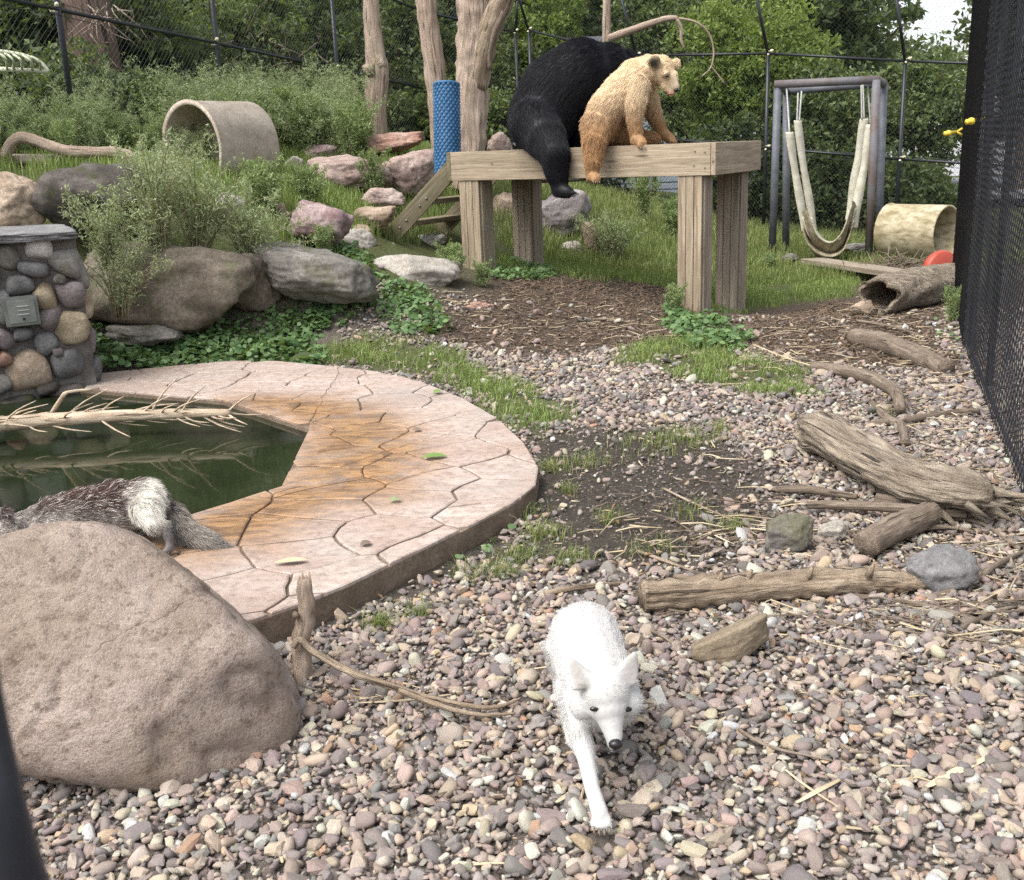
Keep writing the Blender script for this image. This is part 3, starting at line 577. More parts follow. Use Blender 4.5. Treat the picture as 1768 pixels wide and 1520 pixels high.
def setstone(x, y, w, h, mat, seed, rot=0, off=0.0, name='stone'):
    P = onface(x, y, off); s = pxm(P); me = rock_mesh(name, (w/s*1.04, 0.16, h/s*1.04), seed, 3, 6, planes=9, amp=0.04)
    return put(name, me, M[mat], pil, Matrix.Translation(V3(P)) @ bas @ Euler((0, math.radians(rot), 0)).to_matrix().to_4x4())
for i, (x, y, w, h, mt, ro) in enumerate([(67, 427, 44, 48, 'r_white', 8), (14, 446, 42, 46, 'r_grey', 0), (58, 466, 54, 30, 'r_slate', 12), (113, 455, 54, 58, 'r_grey', 0), (31, 493, 52, 40, 'r_slate', 0), (76, 511, 40, 52, 'r_gold', 5), (121, 510, 46, 46, 'r_purple', 0),
        (90, 548, 48, 44, 'r_purple', -30), (124, 565, 56, 58, 'r_gold', 0), (2, 530, 30, 60, 'r_slate', 0), (38, 577, 36, 30, 'r_slate', 0), (8, 586, 42, 40, 'r_purple', 10), (78, 592, 40, 46, 'r_slate', -20), (4, 617, 36, 30, 'r_red', 0), (48, 637, 76, 78, 'r_tan', 0),
        (119, 631, 58, 56, 'r_slate', 0), (2, 664, 38, 42, 'r_grey', 0), (84, 668, 40, 30, 'r_dark', 0), (120, 676, 60, 26, 'r_dark', 0), (30, 694, 60, 24, 'r_dark', 0), (100, 482, 22, 20, 'r_grey', 0), (96, 606, 22, 18, 'r_purple', 0), (-30, 470, 50, 46, 'r_tan', 0), (-34, 530, 44, 60, 'r_purple', 0), (-36, 600, 60, 60, 'r_grey', 0), (-30, 660, 50, 50, 'r_slate', 0)]):
    setstone(x, y, w, h, mt, 300+i, ro)
for i, z_ in enumerate((0.15, 0.38, 0.6, 0.82)):           # the side towards the bank
    for j in range(3):
        q = c1-fn*(0.12+0.25*j); me = rock_mesh('stone', (.13, .24, .21), 340+i*5+j, 3, 6, planes=9); put('stone', me, M[('r_slate', 'r_purple', 'r_gold', 'r_grey')[(i+j) % 4]], pil, Matrix.Translation((q[0], q[1], z_)) @ bas)
pc = onface(60, 406, 0.03); me = rock_mesh('cap_slab', (1.0, .8, .085), 77, 5, 10, planes=10, amp=0.07); capm = Matrix.Translation((pc[0]-0.19-fn[0]*.3, pc[1]-0.1-fn[1]*.3, top+0.01)) @ bas; put('cap_slab', me, M['r_bluegrey'], pil, capm)
q = onface(37, 537, 0.075); bx = Matrix.Translation(V3(q)) @ bas
def bxmesh(name, size, bev=0.004):
    bm = bmesh.new(); bmesh.ops.create_cube(bm, size=1)
    for v_ in bm.verts: v_.co = Vector((v_.co.x*size[0], v_.co.y*size[1], v_.co.z*size[2]))
    bmesh.ops.bevel(bm, geom=bm.edges[:], offset=bev, segments=2, affect='EDGES'); me = bpy.data.meshes.new(name); bm.to_mesh(me); bm.free(); return shade(me, False)
sb = pxm(q); box = put('utility_box', bxmesh('utility_box', (54/sb, 0.06, 50/sb)), M['galv'], pil, bx); box['label'] = 'small grey metal box cover set in the stones'
put('cover_plate', bxmesh('cover_plate', (44/sb, 0.012, 40/sb), 0.003), M['galv'], box, bx @ Matrix.Translation((0, -0.034, 0)))
for dz in (9, 2, -5): put('raised_bar', bxmesh('raised_bar', (18/sb, 0.006, 1.6/sb), 0.001), M['rope'], box, bx @ Matrix.Translation((0.008, -0.042, dz/sb)))
put('keyhole', bxmesh('keyhole', (4/sb, 0.004, 4/sb), 0.001), M['black'], box, bx @ Matrix.Translation((0.005, -0.042, -13/sb)))

# ------------------------------------------------------------------ boulders and rocks
def big_boulder():
    D, Fc = ico(6); k = 16.0; c0_ = np.array([-1.2, 2.66, .2])
    sil = [(-260, 1120), (-160, 1000), (-60, 945), (60, 905), (165, 897), (235, 912), (345, 982), (400, 1028), (455, 1095), (512, 1142), (530, 1205), (530, 1265), (512, 1320), (440, 1385), (300, 1384), (60, 1345), (-120, 1300), (-260, 1200)]
    pl = [((0, -1, .12), .40), ((.1, -.8, .6), .335), ((.55, -.8, .1), .46), ((0, 1, .1), .46), ((-.5, -.8, .3), .5), ((.25, -.6, .8), .33), ((0, .6, .8), .4), ((.7, .7, .1), .55), ((0, 0, -1), .4)]
    n = [np.array(p, float)/np.linalg.norm(p) for p, _ in pl]; d = [q for _, q in pl]
    for a, b_ in zip(sil, sil[1:]+sil[:1]):          # the outline as seen, given its own depth by the planes above
        q = np.cross(sight(*a), sight(*b_)); q /= np.linalg.norm(q); h_ = float((_C-c0_) @ q)
        if h_ < 0: q, h_ = -q, -h_
        n.append(q); d.append(max(h_, .05))
    n = np.array(n); d = np.array(d)*1.035
    rad = (np.clip(D @ n.T/d, 0, None)**k).sum(1)**(-1/k); rad = rad*(1+0.03*fbm(D*1.5+2.2, 3)+0.022*fbm(D*5+4, 4)+0.008*fbm(D*22+1, 3)-0.03*np.exp(-(fbm(D*1.9+7.7, 2)/.035)**2))
    lay = fbm(np.column_stack([D[:, 0]*1.2+D[:, 2]*.5, D[:, 1]*1.2, D[:, 2]*9+D[:, 0]*2]), 4); rad = rad*(1+0.012*lay*np.clip(D[:, 2]+.5, 0, 1))
    V = D*rad[:, None]; return mesh_np('boulder', V, Fc)
bo = put('boulder', big_boulder(), M['r_big'], None, Matrix.Translation((-1.2, 2.66, 0.2)))
tag(bo, 'huge smooth pinkish brown boulder in the left foreground', 'boulder')
ROCKS = [  # x, y, w, h, Y, mat, label, dep, tilt, k
 (28, 348, 108, 104, 8.3, 'r_tan', 'tan rounded boulder above the stone pillar at the left edge', .8, 0, 6),
 (160, 352, 204, 140, 8.4, 'r_dark', 'blackish craggy boulder behind the pillar cap', .7, 4, 7),
 (292, 492, 320, 165, 8.0, 'r_brown', 'long low brown boulder hung with feathery weeds', .45, 3, 12),
 (530, 472, 236, 104, 8.3, 'r_grey', 'broad smooth grey boulder ending the retaining row by the ivy', .55, 4, 4),
 (428, 490, 110, 110, 8.25, 'r_brown', 'brown rock wedged between the long boulder and the broad grey one', .7, 0, 8),
 (610, 420, 76, 50, 10.0, 'r_pale', 'pale rock between the rose boulder and the ladder foot', .7, 5, 8),
 (470, 372, 80, 44, 9.9, 'r_tan', 'low tan ledge rock left of the purplish rose boulder', .6, 0, 9),
 (660, 344, 80, 40, 11.4, 'r_pink', 'pink slab at the feet of the two pink boulders', .6, 0, 10),
 (262, 578, 140, 44, 7.75, 'r_grey', 'flat grey stone sunk in the ivy under the long boulder', .6, 0, 8),
 (398, 358, 62, 56, 9.3, 'r_pale', 'small round pale grey rock among weeds below the pipe', .8, 0, 5),
 (548, 388, 124, 76, 9.5, 'r_rose', 'purplish rose boulder above the broad grey one', .7, 12, 7),
 (640, 376, 100, 42, 10.6, 'r_tan', 'flat tan slab left of the ladder foot', .6, 0, 16),
 (712, 472, 168, 72, 9.4, 'r_pale', 'flattish pale rock in front of the left platform post', .6, 6, 6),
 (606, 300, 142, 68, 12.0, 'r_pink', 'wide pinkish boulder left of the blue tube', .7, -3, 7),
 (707, 298, 98, 82, 12.2, 'r_pink', 'blocky pink cracked boulder beside the blue tube', .8, 0, 9),
 (676, 246, 120, 36, 13.6, 'r_red', 'low reddish slab behind the pink boulders', .6, -5, 8),
 (556, 264, 64, 36, 13.2, 'r_rose', 'small squared rose rock behind the wide pinkish boulder', .8, 0, 10),
 (508, 290, 44, 42, 12.4, 'r_pale', 'pale upright rock right of the concrete pipe', .8, 0, 7),
 (372, 285, 60, 30, 12.0, 'r_pale', 'pale low rock seen through the concrete pipe', .8, 0, 7),
 (862, 250, 44, 44, 14.0, 'r_pink', 'pinkish rock just behind the black bear', .8, 0, 7),
 (868, 364, 56, 62, 13.0, 'r_tan', 'tan squared block between the two left posts', .7, 0, 14),
 (966, 372, 116, 88, 13.2, 'r_lilac', 'large squared lilac grey block under the platform', .6, 0, 14),
 (985, 430, 46, 26, 12.6, 'r_pale', 'small pale flat stone in the grass under the platform', .8, 0, 5),
 (1020, 410, 26, 62, 12.5, 'r_tan', 'upright narrow tan stone beside the dark weed', .8, -10, 8),
 (610, 541, 140, 32, 8.6, 'r_grey', 'flat dark stone half covered by ivy below the grey boulder', .6, 0, 8),
 (800, 537, 110, 30, 8.9, 'r_red', 'flat reddish stone at the edge of the brown mulch', .6, -8, 8),
 (742, 416, 62, 26, 11.2, 'r_pale', 'pale low stone at the foot of the ladder', .7, 0, 7),
 (655, 428, 60, 22, 10.4, 'r_grey', 'low grey stone between ladder foot and flattish pale rock', .7, 0, 6),
 (620, 400, 50, 24, 10.2, 'r_tan', 'small tan stone beside the purplish rose boulder', .7, 0, 6),
 (950, 306, 150, 24, 13.6, 'r_brown', 'long dark stone just under the deck beam', .5, 0, 10),
 (1362, 446, 36, 16, 13.8, 'r_grey', 'small grey stone at the left foot of the swing frame', .8, 0, 5),
 (1363, 922, 84, 76, 3.92, 'r_grey', 'upright grey green stone between soil patch and log', .6, 0, 8),
 (1618, 982, 120, 84, 3.5, 'r_bluegrey', 'rounded blue grey rock at the end of the long log', .75, 5, 6),
 (1672, 988, 44, 60, 3.45, 'r_tan', 'tan stone leaning behind the blue grey rock', .8, 0, 7),
 (1440, 917, 54, 40, 3.95, 'r_pale', 'pale broken stone behind the short thick branch', .8, 0, 10),
 (1490, 438+96, 44, 30, 9.2, 'r_tan', 'small tan stone at the mouth of the hollow log', .8, 0, 7),
 (560, 1034, 36, 22, 3.25, 'r_gold', 'small yellowish stone beside the patio edge by the stake', .8, 0, 5),
 (1120, 648, 30, 18, 6.9, 'r_pale', 'pale pebble-like stone at the grass strip edge', .8, 0, 5),
 (1480, 300+130, 60, 22, 15, 'r_grey', 'grey low stone behind the swing frame right foot', .8, 0, 6),
 (805, 880-340, 1, 1, 9, None, None, 0, 0, 0),
]
_p = atz(1262, 1128, 0.03); _r = put('rock', rock_mesh('rock', (.26, .12, .105), 9210, 5, 16, planes=7, amp=.05), M['r_olive'], None, Matrix.Translation((_p[0], _p[1]+.03, .052)) @ Euler((math.radians(-8), math.radians(-19), math.radians(12))).to_matrix().to_4x4()); tag(_r, 'olive brown oblong rock lying in front of the log', 'rock')
for i, (x, y, w, h, Y, mt, lab, dep, ti, k) in enumerate(ROCKS):
    if mt: rock('boulder' if w > 95 and Y > 5 else 'rock', x, y, w, h, Y, mt, 500+i*3, lab, dep, ti, random.uniform(-20, 20), 5, k*1.7+2, cat='boulder' if w > 95 and Y > 5 else 'rock', amp=0.1)
# ------------------------------------------------------------------ chain link fences
def link_mesh(p0, p1, z0, z1, h, cellw, r, off=(0, 0, 0), sag=0.0, zig=None):
    """woven diagonals between two posts; the bottom edge runs from z0 to z1"""
    p0, p1 = np.asarray(p0, float), np.asarray(p1, float); L = np.linalg.norm(p1-p0); d = (p1-p0)/L; nrm = np.array([d[1], -d[0]]); V = []; Fc = []
    def pt(u, v_, e): return np.array([*(p0+d*u+nrm*e), z0+(z1-z0)*u/L+v_])+np.asarray(off)
    a = -h
    while a < L:
        for s_ in (1, -1):
            u0, u1 = a, a+h; v0, v1 = (0, h) if s_ == 1 else (h, 0)
            lo, hi = max(0, -a/h), min(1, (L-a)/h)
            if hi <= lo: continue
            A = pt(u0+(u1-u0)*lo, v0+(v1-v0)*lo, r*s_); B = pt(u0+(u1-u0)*hi, v0+(v1-v0)*hi, r*s_)
            t_ = B-A; ln = np.linalg.norm(t_)
            if ln < 0.02: continue
            t_ /= ln; n3 = np.array([*nrm, 0]); q = np.cross(t_, n3); b0 = len(V)
            for P_ in (A, B):
                for an in (0, 2.1, 4.2): V.append(P_+(n3*math.cos(an)+q*math.sin(an))*r)
            Fc += [(b0+i, b0+(i+1) % 3, b0+3+(i+1) % 3, b0+3+i) for i in range(3)]
        a += cellw
    return V, Fc
def insulator(mb, P, dirv, s=1.0):
    P = np.asarray(P, float); d = np.asarray(dirv, float); d = d/np.linalg.norm(d); mb.tube([P, P+d*.05*s, P+d*.055*s, P+d*.075*s, P+d*.08*s, P+d*.1*s], [.012*s, .012*s, .022*s, .022*s, .012*s, .018*s], 8)
def fence(name, label, posts, h, arm=None, rails=(1.0,), cellw=0.068, r=0.0019, prad=0.03, clips=True, mats=('wire', 'black')):
    """posts: (X, Y, ground z, mid rail z, top rail z)"""
    f = thing(name, (posts[0][0], posts[0][1], posts[0][2]), label, 'fence')
    for (x, y, zb, zm, zt) in posts:
        mb = MB().tube([(x, y, zb-.3), (x, y, zt)], prad, 10)
        po = mb.build('post', M['black'], f)
        if arm is not None: MB().tube([(x, y, zt-.02), (x+arm[0], y+arm[1], zt+arm[2])], prad*.85, 8).build('arm', M['black'], f)
        if clips:
            for zz, c_ in ((zm, 'cream'), (zt, 'cream')):
                mb = MB(); insulator(mb, (x, y-prad, zz+.03), (.5, -1, .1), 1.0); insulator(mb, (x, y-prad, zz-.02), (-.4, -1, 0), .8); mb.build('insulator', M[c_], f)
    for a, b_ in zip(posts[:-1], posts[1:]):
        MB().tube([(a[0], a[1]-prad, a[3]), (b_[0], b_[1]-prad, b_[3])], .02, 8).build('middle_rail', M['black'], f)
        MB().tube([(a[0], a[1]-prad, a[4]), (b_[0], b_[1]-prad, b_[4])], .02, 8).build('top_rail', M['black'], f)
        for dz in (.06, -.05):
            pts = [np.array(a[:2]+(a[3]+dz,))*(1-q)+np.array(b_[:2]+(b_[3]+dz,))*q+np.array([0, -.1, -.03*math.sin(q*math.pi)]) for q in np.linspace(0, 1, 8)]
            MB().tube(pts, .004, 5).build('electric_wire', M['wire'], f)
        V, Fc = link_mesh(a[:2], b_[:2], a[2], b_[2], max(a[4]-a[2], b_[4]-b_[2]), cellw, r)
        o = put('wire_mesh', mesh_np('wire_mesh', V, Fc, False), M['wire'], f); o['kind'] = 'stuff'
        if arm is not None:
            hh = arm[2]; V, Fc = link_mesh(a[:2], b_[:2], a[4], b_[4], hh, cellw, r); V = [np.array([v_[0]+arm[0]*max(0, (v_[2]-a[4])/hh), v_[1]+arm[1]*max(0, (v_[2]-a[4])/hh), v_[2]]) for v_ in V]
            o = put('wire_mesh', mesh_np('wire_mesh', V, Fc, False), M['wire'], f); o['kind'] = 'stuff'
    return f
def fpost(x, ymid, Y, gh, th):
    P = at(x, ymid, Y); return (float(P[0]), float(P[1]), float(P[2]-gh), float(P[2]), float(P[2]+th))
LP = [fpost(-190, -45, 9.2, 1.3, 1.3), fpost(100, 17, 11, 1.35, 1.35), fpost(374, 75, 13.6, 1.35, 1.35), fpost(582, 120, 16.5, 1.3, 1.3), fpost(740, 155, 19.0, 1.35, 1.25), fpost(895, 200, 21.0, 1.4, 1.5)]
fence('chain_link_fence', 'black chain link fence run behind the left bank with sloping rails', LP, 2.6, arm=(.05, -.3, .5))
RP = [(LP[-1][0]+.25, LP[-1][1]-.2, LP[-1][2], LP[-1][3], LP[-1][4])]+[fpost(1100, 236, 19.3, 1.35, 1.35), fpost(1322, 256, 17.6, 1.4, 1.45), fpost(1553, 275, 16.9, 1.4, 1.45), fpost(1790, 290, 16.2, 1.4, 1.45)]
fence('chain_link_fence', 'black chain link fence run at the back with inward leaning arms', RP, 2.8, arm=(-.3, -.25, .95))
# close side fence, seen almost along its length
sf = thing('side_fence', (2.1, 4.0, 0), 'tall black chain link side fence along the right edge', 'fence')
SP = [(1.35, 1.9), (2.12, 4.09), (2.84, 6.15), (3.3, 7.45), (4.42, 10.35)]
for (x, y) in SP: MB().tube([(x+.06, y, -.2), (x+.06, y, 3.6)], .022, 10).build('post', M['black'], sf)
for i, (a, b_) in enumerate(zip(SP[:-1], SP[1:])):
    for lay, (off, cw, rr) in enumerate((((0, 0, 0), .078, .0024), ((.05, 0, .03), .09, .0016))):
        V, Fc = link_mesh(a, b_, 0.0, 0.0, 3.5, cw, rr, off); o = put('wire_mesh', mesh_np('wire_mesh', V, Fc, False), M['black'], sf); o['kind'] = 'stuff'
    MB().tube([(a[0]+.03, a[1], .03), (b_[0]+.03, b_[1], .03)], .012, 6).build('bottom_rail', M['black'], sf)
    MB().tube([(a[0]+.03, a[1], 3.5), (b_[0]+.03, b_[1], 3.5)], .02, 6).build('top_rail', M['black'], sf)
V, Fc = link_mesh(SP[-1], (6.6, 11.2), 0, 0, 3.5, .07, .0028); o = put('wire_mesh', mesh_np('wire_mesh', V, Fc, False), M['black'], sf); o['kind'] = 'stuff'
for (x, y, Y) in ((1692, 207, 8.2), (1650, 228, 10.0)):
    P = at(x, y, Y); mb = MB(); insulator(mb, P, (-1, -.35, -.12), 1.25); q = P+np.array([.01, 0, 0])
    mb.tube([q, q+np.array([.05, 0, .03])], .01, 6); mb.tube([q, q+np.array([.05, 0, -.03])], .01, 6); mb.build('insulator', M['yellow'], sf)

# ------------------------------------------------------------------ timber platform with steps
FR, FL, BR = at(1228, 274, 9.36), at(780, 286, 10.7), at(1315, 268, 10.52); FR[2] = FL[2] = BR[2] = 1.352; BL = FL+(BR-FR)
pf = thing('platform', (FR[0], FR[1], 0), 'raised weathered timber platform the two bears sit on', 'platform')
ex = (FR-FL)/np.linalg.norm(FR-FL); ey = np.array([-ex[1], ex[0], 0]); BR = FR+ey*1.32; BL = FL+ey*1.32
bh = .275
beam('front_beam', FL, FR-ex*0.0, .045, bh, M['timber'], pf, bev=.005)
beam('side_beam', FR+ex*.0245-ey*.02, BR+ex*.0245, .045, bh, M['timber'], pf, bev=.005); beam('side_beam', FL-ex*.0245-ey*.02, BL-ex*.0245, .045, bh, M['timber_mossy'], pf, bev=.005); beam('back_beam', BL, BR, .045, bh, M['timber_grey'], pf, bev=.005)
nd = 9
for i in range(nd):
    o_ = .0245+(1.27)*(i+.5)/nd; beam('deck_board', FL+ey*o_+np.array([0, 0, bh/2-.03]), FR+ey*o_+np.array([0, 0, bh/2-.03]), 1.27/nd-.008, .036, M['timber_grey'], pf)
for (c_, sx, sy) in ((FL, 1, 1), (FR, -1, 1), (BL, 1, -1), (BR, -1, -1)):
    cc = c_+ex*sx*.19+ey*sy*.135; zb = hz(cc[0], cc[1])-.12; zt = c_[2]-bh/2+(.0 if sy > 0 else 0.02)
    po = beam('post', (cc[0], cc[1], zb), (cc[0], cc[1], zt), .19, .22, M['timber_grey'], pf, up=tuple(ey), bev=.006)
    for s_ in (-.075, .0, .075):          # facing boards on the front
        q = cc-ey*.128+ex*s_; beam('facing_board', (q[0], q[1], zb), (q[0], q[1], zt-.003), .07, .032, M['timber'] if sy > 0 else M['timber_grey'], po, up=tuple(ey), bev=.004)
    for s_ in (-.07, .0, .07):
        q = cc+ex*.112+ey*s_; beam('facing_board', (q[0], q[1], zb), (q[0], q[1], zt-.005), .03, .066, M['timber_grey'], po, up=tuple(ey), bev=.004)
def bolt(P, n, par, r=.011):
    P = np.asarray(P, float); MB().tube([P, P+np.asarray(n)*.008], r, 8).build('bolt', M['galv'], par)
for d_, z_ in ((.05, .06), (.05, -.07), (.14, .07), (.15, -.05), (2.2, .02), (.95, -.04)):
    bolt(FR-ex*d_-ey*.0228+np.array([0, 0, z_]), -ey, pf, .006)
# steps at the left end
s0 = FL-ex*.03+ey*.05+np.array([0, 0, -.02]); foot = at(668, 418, 10.85); st = []
dv = foot-s0; dl = np.linalg.norm(dv); dv /= dl
side = ey*.95
for k_ in (0, 1):
    a = s0+side*k_-dv*.05; e = s0+dv*(dl+.06)+side*k_; s_ = beam('stringer', a, e, .05, .17, M['timber_mossy'], pf, bev=.005); st.append(s_)
for q in (.42, .72):
    c_ = s0+dv*dl*q+np.array([0, 0, -.02]); s_ = beam('tread', c_+ey*.028, c_+side-ey*.028, .2, .05, M['timber_mossy'], pf, bev=.005)
    for w_ in (-.05, .05): bolt(c_-ey*.027+dv*w_, -ey, pf, .012)

# ------------------------------------------------------------------ blue tube
bt = at(773, 300, 11.6); tp = at(771, 146, 11.75); tw = thing('play_tube', (bt[0], bt[1], bt[2]), 'blue textured plastic tube standing behind the platform corner', 'tube')
ax = (tp-bt); Lb = np.linalg.norm(ax); ax /= Lb; R_ = 0.135
pts = [bt+ax*q for q in np.linspace(0, Lb, 30)]
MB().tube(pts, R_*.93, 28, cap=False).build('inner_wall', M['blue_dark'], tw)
V = []; Fq = []; u_ = np.cross(ax, [0, 1, 0]); u_ /= np.linalg.norm(u_); v_ = np.cross(ax, u_); nr, ns = 28, 16
mb = MB()
for i in range(nr):                        # raised diamonds in staggered rows
    for k_ in range(ns):
        a0 = 2*math.pi*(k_+(i % 2)*.5)/ns; da = math.pi/ns*.74; h_ = Lb/nr*.68; c_ = bt+ax*(Lb*(i+.5)/nr)
        if c_ @ ax > tp @ ax-.01: continue
        P = [c_+(u_*math.cos(a0-da)+v_*math.sin(a0-da))*R_, c_-ax*h_+(u_*math.cos(a0)+v_*math.sin(a0))*R_, c_+(u_*math.cos(a0+da)+v_*math.sin(a0+da))*R_, c_+ax*h_+(u_*math.cos(a0)+v_*math.sin(a0))*R_]; mb.add(P+[c_+(u_*math.cos(a0)+v_*math.sin(a0))*R_*1.12], [(0, 1, 4), (1, 2, 4), (2, 3, 4), (3, 0, 4)])
mb.build('knobbly_skin', M['blue'], tw)['kind'] = 'stuff'
rim = [tp+(u_*math.cos(q)+v_*math.sin(q))*R_*.98 for q in np.linspace(0, 2*math.pi, 33)]; MB().tube(rim, .014, 8, cap=False).build('rim', M['blue'], tw)

# ------------------------------------------------------------------ dead trunks
def trunk(name, label, pts, rad, mat='dead', seg=20, rough=.1, seed=1, n=34, cat='tree'):
    P = spline(pts, n); r = np.interp(np.linspace(0, 1, n), np.linspace(0, 1, len(rad)), rad); t_ = thing(name, P[0], label, cat)
    MB().tube(P, list(r), seg*2, rough=rough, seed=seed, ridge=.16).build('stem', M[mat], t_); return t_
Y = 14.6; t1 = trunk('dead_tree', 'slender bare trunk with a swollen knot in its middle', [at(650, 250, Y), at(648, 185, Y), at(651, 130, Y), at(648, 95, Y), at(643, 45, Y), at(640, -10, Y), at(638, -90, Y)], [.145, .135, .155, .125, .11, .10, .09], seed=3)
P = at(640, 122, Y-.1); MB().tube([P, P+np.array([-.05, -.05, .03]), P+np.array([-.09, -.07, .05])], [.1, .06, .02], 12, rough=.15, seed=2).build('knot', M['dead'], t1)
P = at(660, 112, Y-.05); MB().tube([P+np.array([-.03, 0, 0]), P+np.array([.03, -.02, .05])], [.1, .06], 10, rough=.12, seed=5).build('knot', M['dead'], t1)
Y = 13.4; t2 = trunk('dead_tree', 'bare trunk leaning left just behind the blue tube', [at(765, 290, Y), at(758, 200, Y), at(752, 130, Y), at(742, 60, Y), at(735, 0, Y), at(728, -80, Y)], [.125, .12, .125, .125, .12, .11], seed=7)
Y = 12.9; t3 = trunk('dead_tree', 'thick weathered trunk forking upwards behind the platform', [at(810, 330, Y), at(812, 250, Y), at(814, 170, Y), at(818, 100, Y), at(822, 40, Y), at(818, -20, Y), at(812, -110, Y)], [.2, .19, .185, .2, .21, .2, .17], seed=11, rough=.14, n=48, seg=28)
MB().tube(spline([at(822, 150, Y-.05), at(836, 80, Y-.12), at(856, 25, Y-.15), at(880, -30, Y-.2), at(900, -90, Y-.2)], 20), list(np.linspace(.14, .11, 20)), 20, rough=.2, seed=4).build('fork', M['log'], t3)
MB().tube(spline([at(845, 120, Y-.2), at(850, 70, Y-.28), at(870, 20, Y-.32)], 10), [.03]*10, 8, rough=.3, seed=9).build('loose_bark', M['stick'], t3)
Y = 13.8; t4 = trunk('dead_branch', 'thin bare upright branch with a bent side arm behind the bears', [at(1047, 90, Y), at(1047, 40, Y), at(1048, 0, Y), at(1050, -60, Y)], [.055, .05, .045, .04], seg=10, n=14, seed=14, cat='branch')
MB().tube(spline([at(1047, 68, Y), at(1080, 56, Y-.1), at(1120, 42, Y-.2), at(1150, 33, Y-.2), at(1170, 32, Y-.2)], 18), list(np.linspace(.05, .03, 18)), 10, rough=.1, seed=3).build('side_arm', M['dead'], t4)
MB().tube(spline([at(1168, 33, Y-.2), at(1176, 50, Y-.2), at(1176, 70, Y-.2), at(1182, 84, Y-.2)], 10), list(np.linspace(.03, .012, 10)), 8).build('side_arm', M['dead'], t4)
MB().tube(spline([at(1172, 32, Y-.2), at(1200, 38, Y-.2), at(1222, 55, Y-.2), at(1232, 85, Y-.2), at(1228, 115, Y-.2), at(1212, 132, Y-.2)], 22), list(np.linspace(.016, .008, 22)), 6).build('hanging_vine', M['dead'], t4)
MB().tube(spline([at(1228, 115, Y-.2), at(1240, 130, Y-.2), at(1252, 146, Y-.2)], 8), .007, 6).build('hanging_vine', M['dead'], t4)

# ------------------------------------------------------------------ concrete pipe, barrel, red disc
def ring_pipe(name, label, c, axis, R1, R2, L, mat, seg=56, cat='pipe', end=None):
    c = np.asarray(c, float); a = np.asarray(axis, float); a /= np.linalg.norm(a); u = np.cross(a, [0, 0, 1]); u /= np.linalg.norm(u); w = np.cross(u, a); prof = [(-.5, R2+.012), (-.49, R2), (.49, R2), (.5, R2-.01), (.5, R1+.01), (.49, R1), (0, R1), (-.49, R1), (-.5, R1-.012+.02)]
    V = []; n = len(prof); Fc = []
    for k_ in range(seg):
        an = 2*math.pi*k_/seg; e = u*math.cos(an)+w*math.sin(an); V += [c+a*L*x_+e*r_ for x_, r_ in prof]
    Fc = [(k_*n+i, k_*n+(i+1) % n, ((k_+1) % seg)*n+(i+1) % n, ((k_+1) % seg)*n+i) for k_ in range(seg) for i in range(n)]
    mb = MB().add(V, Fc); return mb
pc = at(382, 257, 11.0); mb = ring_pipe('', '', pc, (.6, .8, 0), .42, .46, .74, 'concrete'); pp = mb.build('concrete_pipe', M['concrete'], None); tag(pp, 'short open concrete pipe lying on the weedy bank', 'pipe')
Mb, tb, bb = nodes('weathered_drum'); v = coords(tb); n1 = noise(tb, v, 5, 7, .65); n2 = noise(tb, coords(tb, (3, 3, 9)), 2, 6, .65); c_ = ramp(tb, n1, [(0.35, (.3, .25, .14)), (0.6, (.5, .44, .31))]); c_ = mix(tb, ramp(tb, n2, [(.45, 0.0), (.65, .8)]), c_, (.16, .13, .06)); tb.links.new(c_, bb.inputs['Base Color']); bb.inputs['Roughness'].default_value = .7; M['drum'] = Mb
bc = at(1568, 401, 13.4); dr = thing('barrel', (bc[0], bc[1], bc[2]-.35), 'stained cream open barrel lying on its side by the right fence', 'barrel')
ring_pipe('', '', bc+np.array([.12, 0, 0]), (.62, -.78, 0), .31, .34, .8, 'drum').build('shell', M['drum'], dr)
a_ = np.array([.62, -.78, 0]); MB().tube([bc+np.array([.12, 0, 0])-a_*.38, bc+np.array([.12, 0, 0])-a_*.36], .315, 40).build('closed_end', M['drum'], dr)
rp = at(1624, 468, 11.0); rd = thing('play_disc', (rp[0], rp[1], rp[2]-.2), 'red plastic disc propped behind the hollow log', 'disc')
MB().tube([rp+np.array([-.02, .05, 0]), rp+np.array([-.01, .02, 0]), rp+np.array([.01, -.02, 0]), rp+np.array([.02, -.05, 0])], [.2, .215, .215, .2], 40).build('disc', M['red'], rd); MB().tube([rp+np.array([.015, -.035, 0]), rp+np.array([.03, -.07, 0])], [.09, .08], 30).build('hub', M['red'], rd)

# ------------------------------------------------------------------ swing frame and hammock
sg = thing('swing_frame', at(1335, 432, 14.4), 'grey steel pipe swing frame with four legs on the lawn', 'frame')
A0, A1, B0, B1 = at(1343, 146, 14.3), at(1513, 138, 13.75), at(1358, 158, 14.95), at(1526, 144, 14.4)
for top_, bx_, Yb, mt in ((A0, 1333, 14.3, 'steel'), (B0, 1357, 14.95, 'steel'), (A1, 1500, 13.75, 'rust'), (B1, 1516, 14.4, 'steel')):
    f_ = at(bx_, 440, Yb); z_ = hz(f_[0], f_[1])-.1; MB().tube([(f_[0], f_[1], z_), top_], .05, 14).build('leg', M[mt], sg)
MB().tube([A0-np.array([.04, 0, 0]), A1+np.array([.04, 0, 0])], .052, 14).build('crossbar', M['rust'], sg); MB().tube([B0-np.array([.04, 0, 0]), B1], .05, 14).build('crossbar', M['steel'], sg)
MB().tube([A1, B1], .05, 14).build('end_bar', M['rust'], sg); MB().tube([A0, B0], .045, 14).build('end_bar', M['steel'], sg)
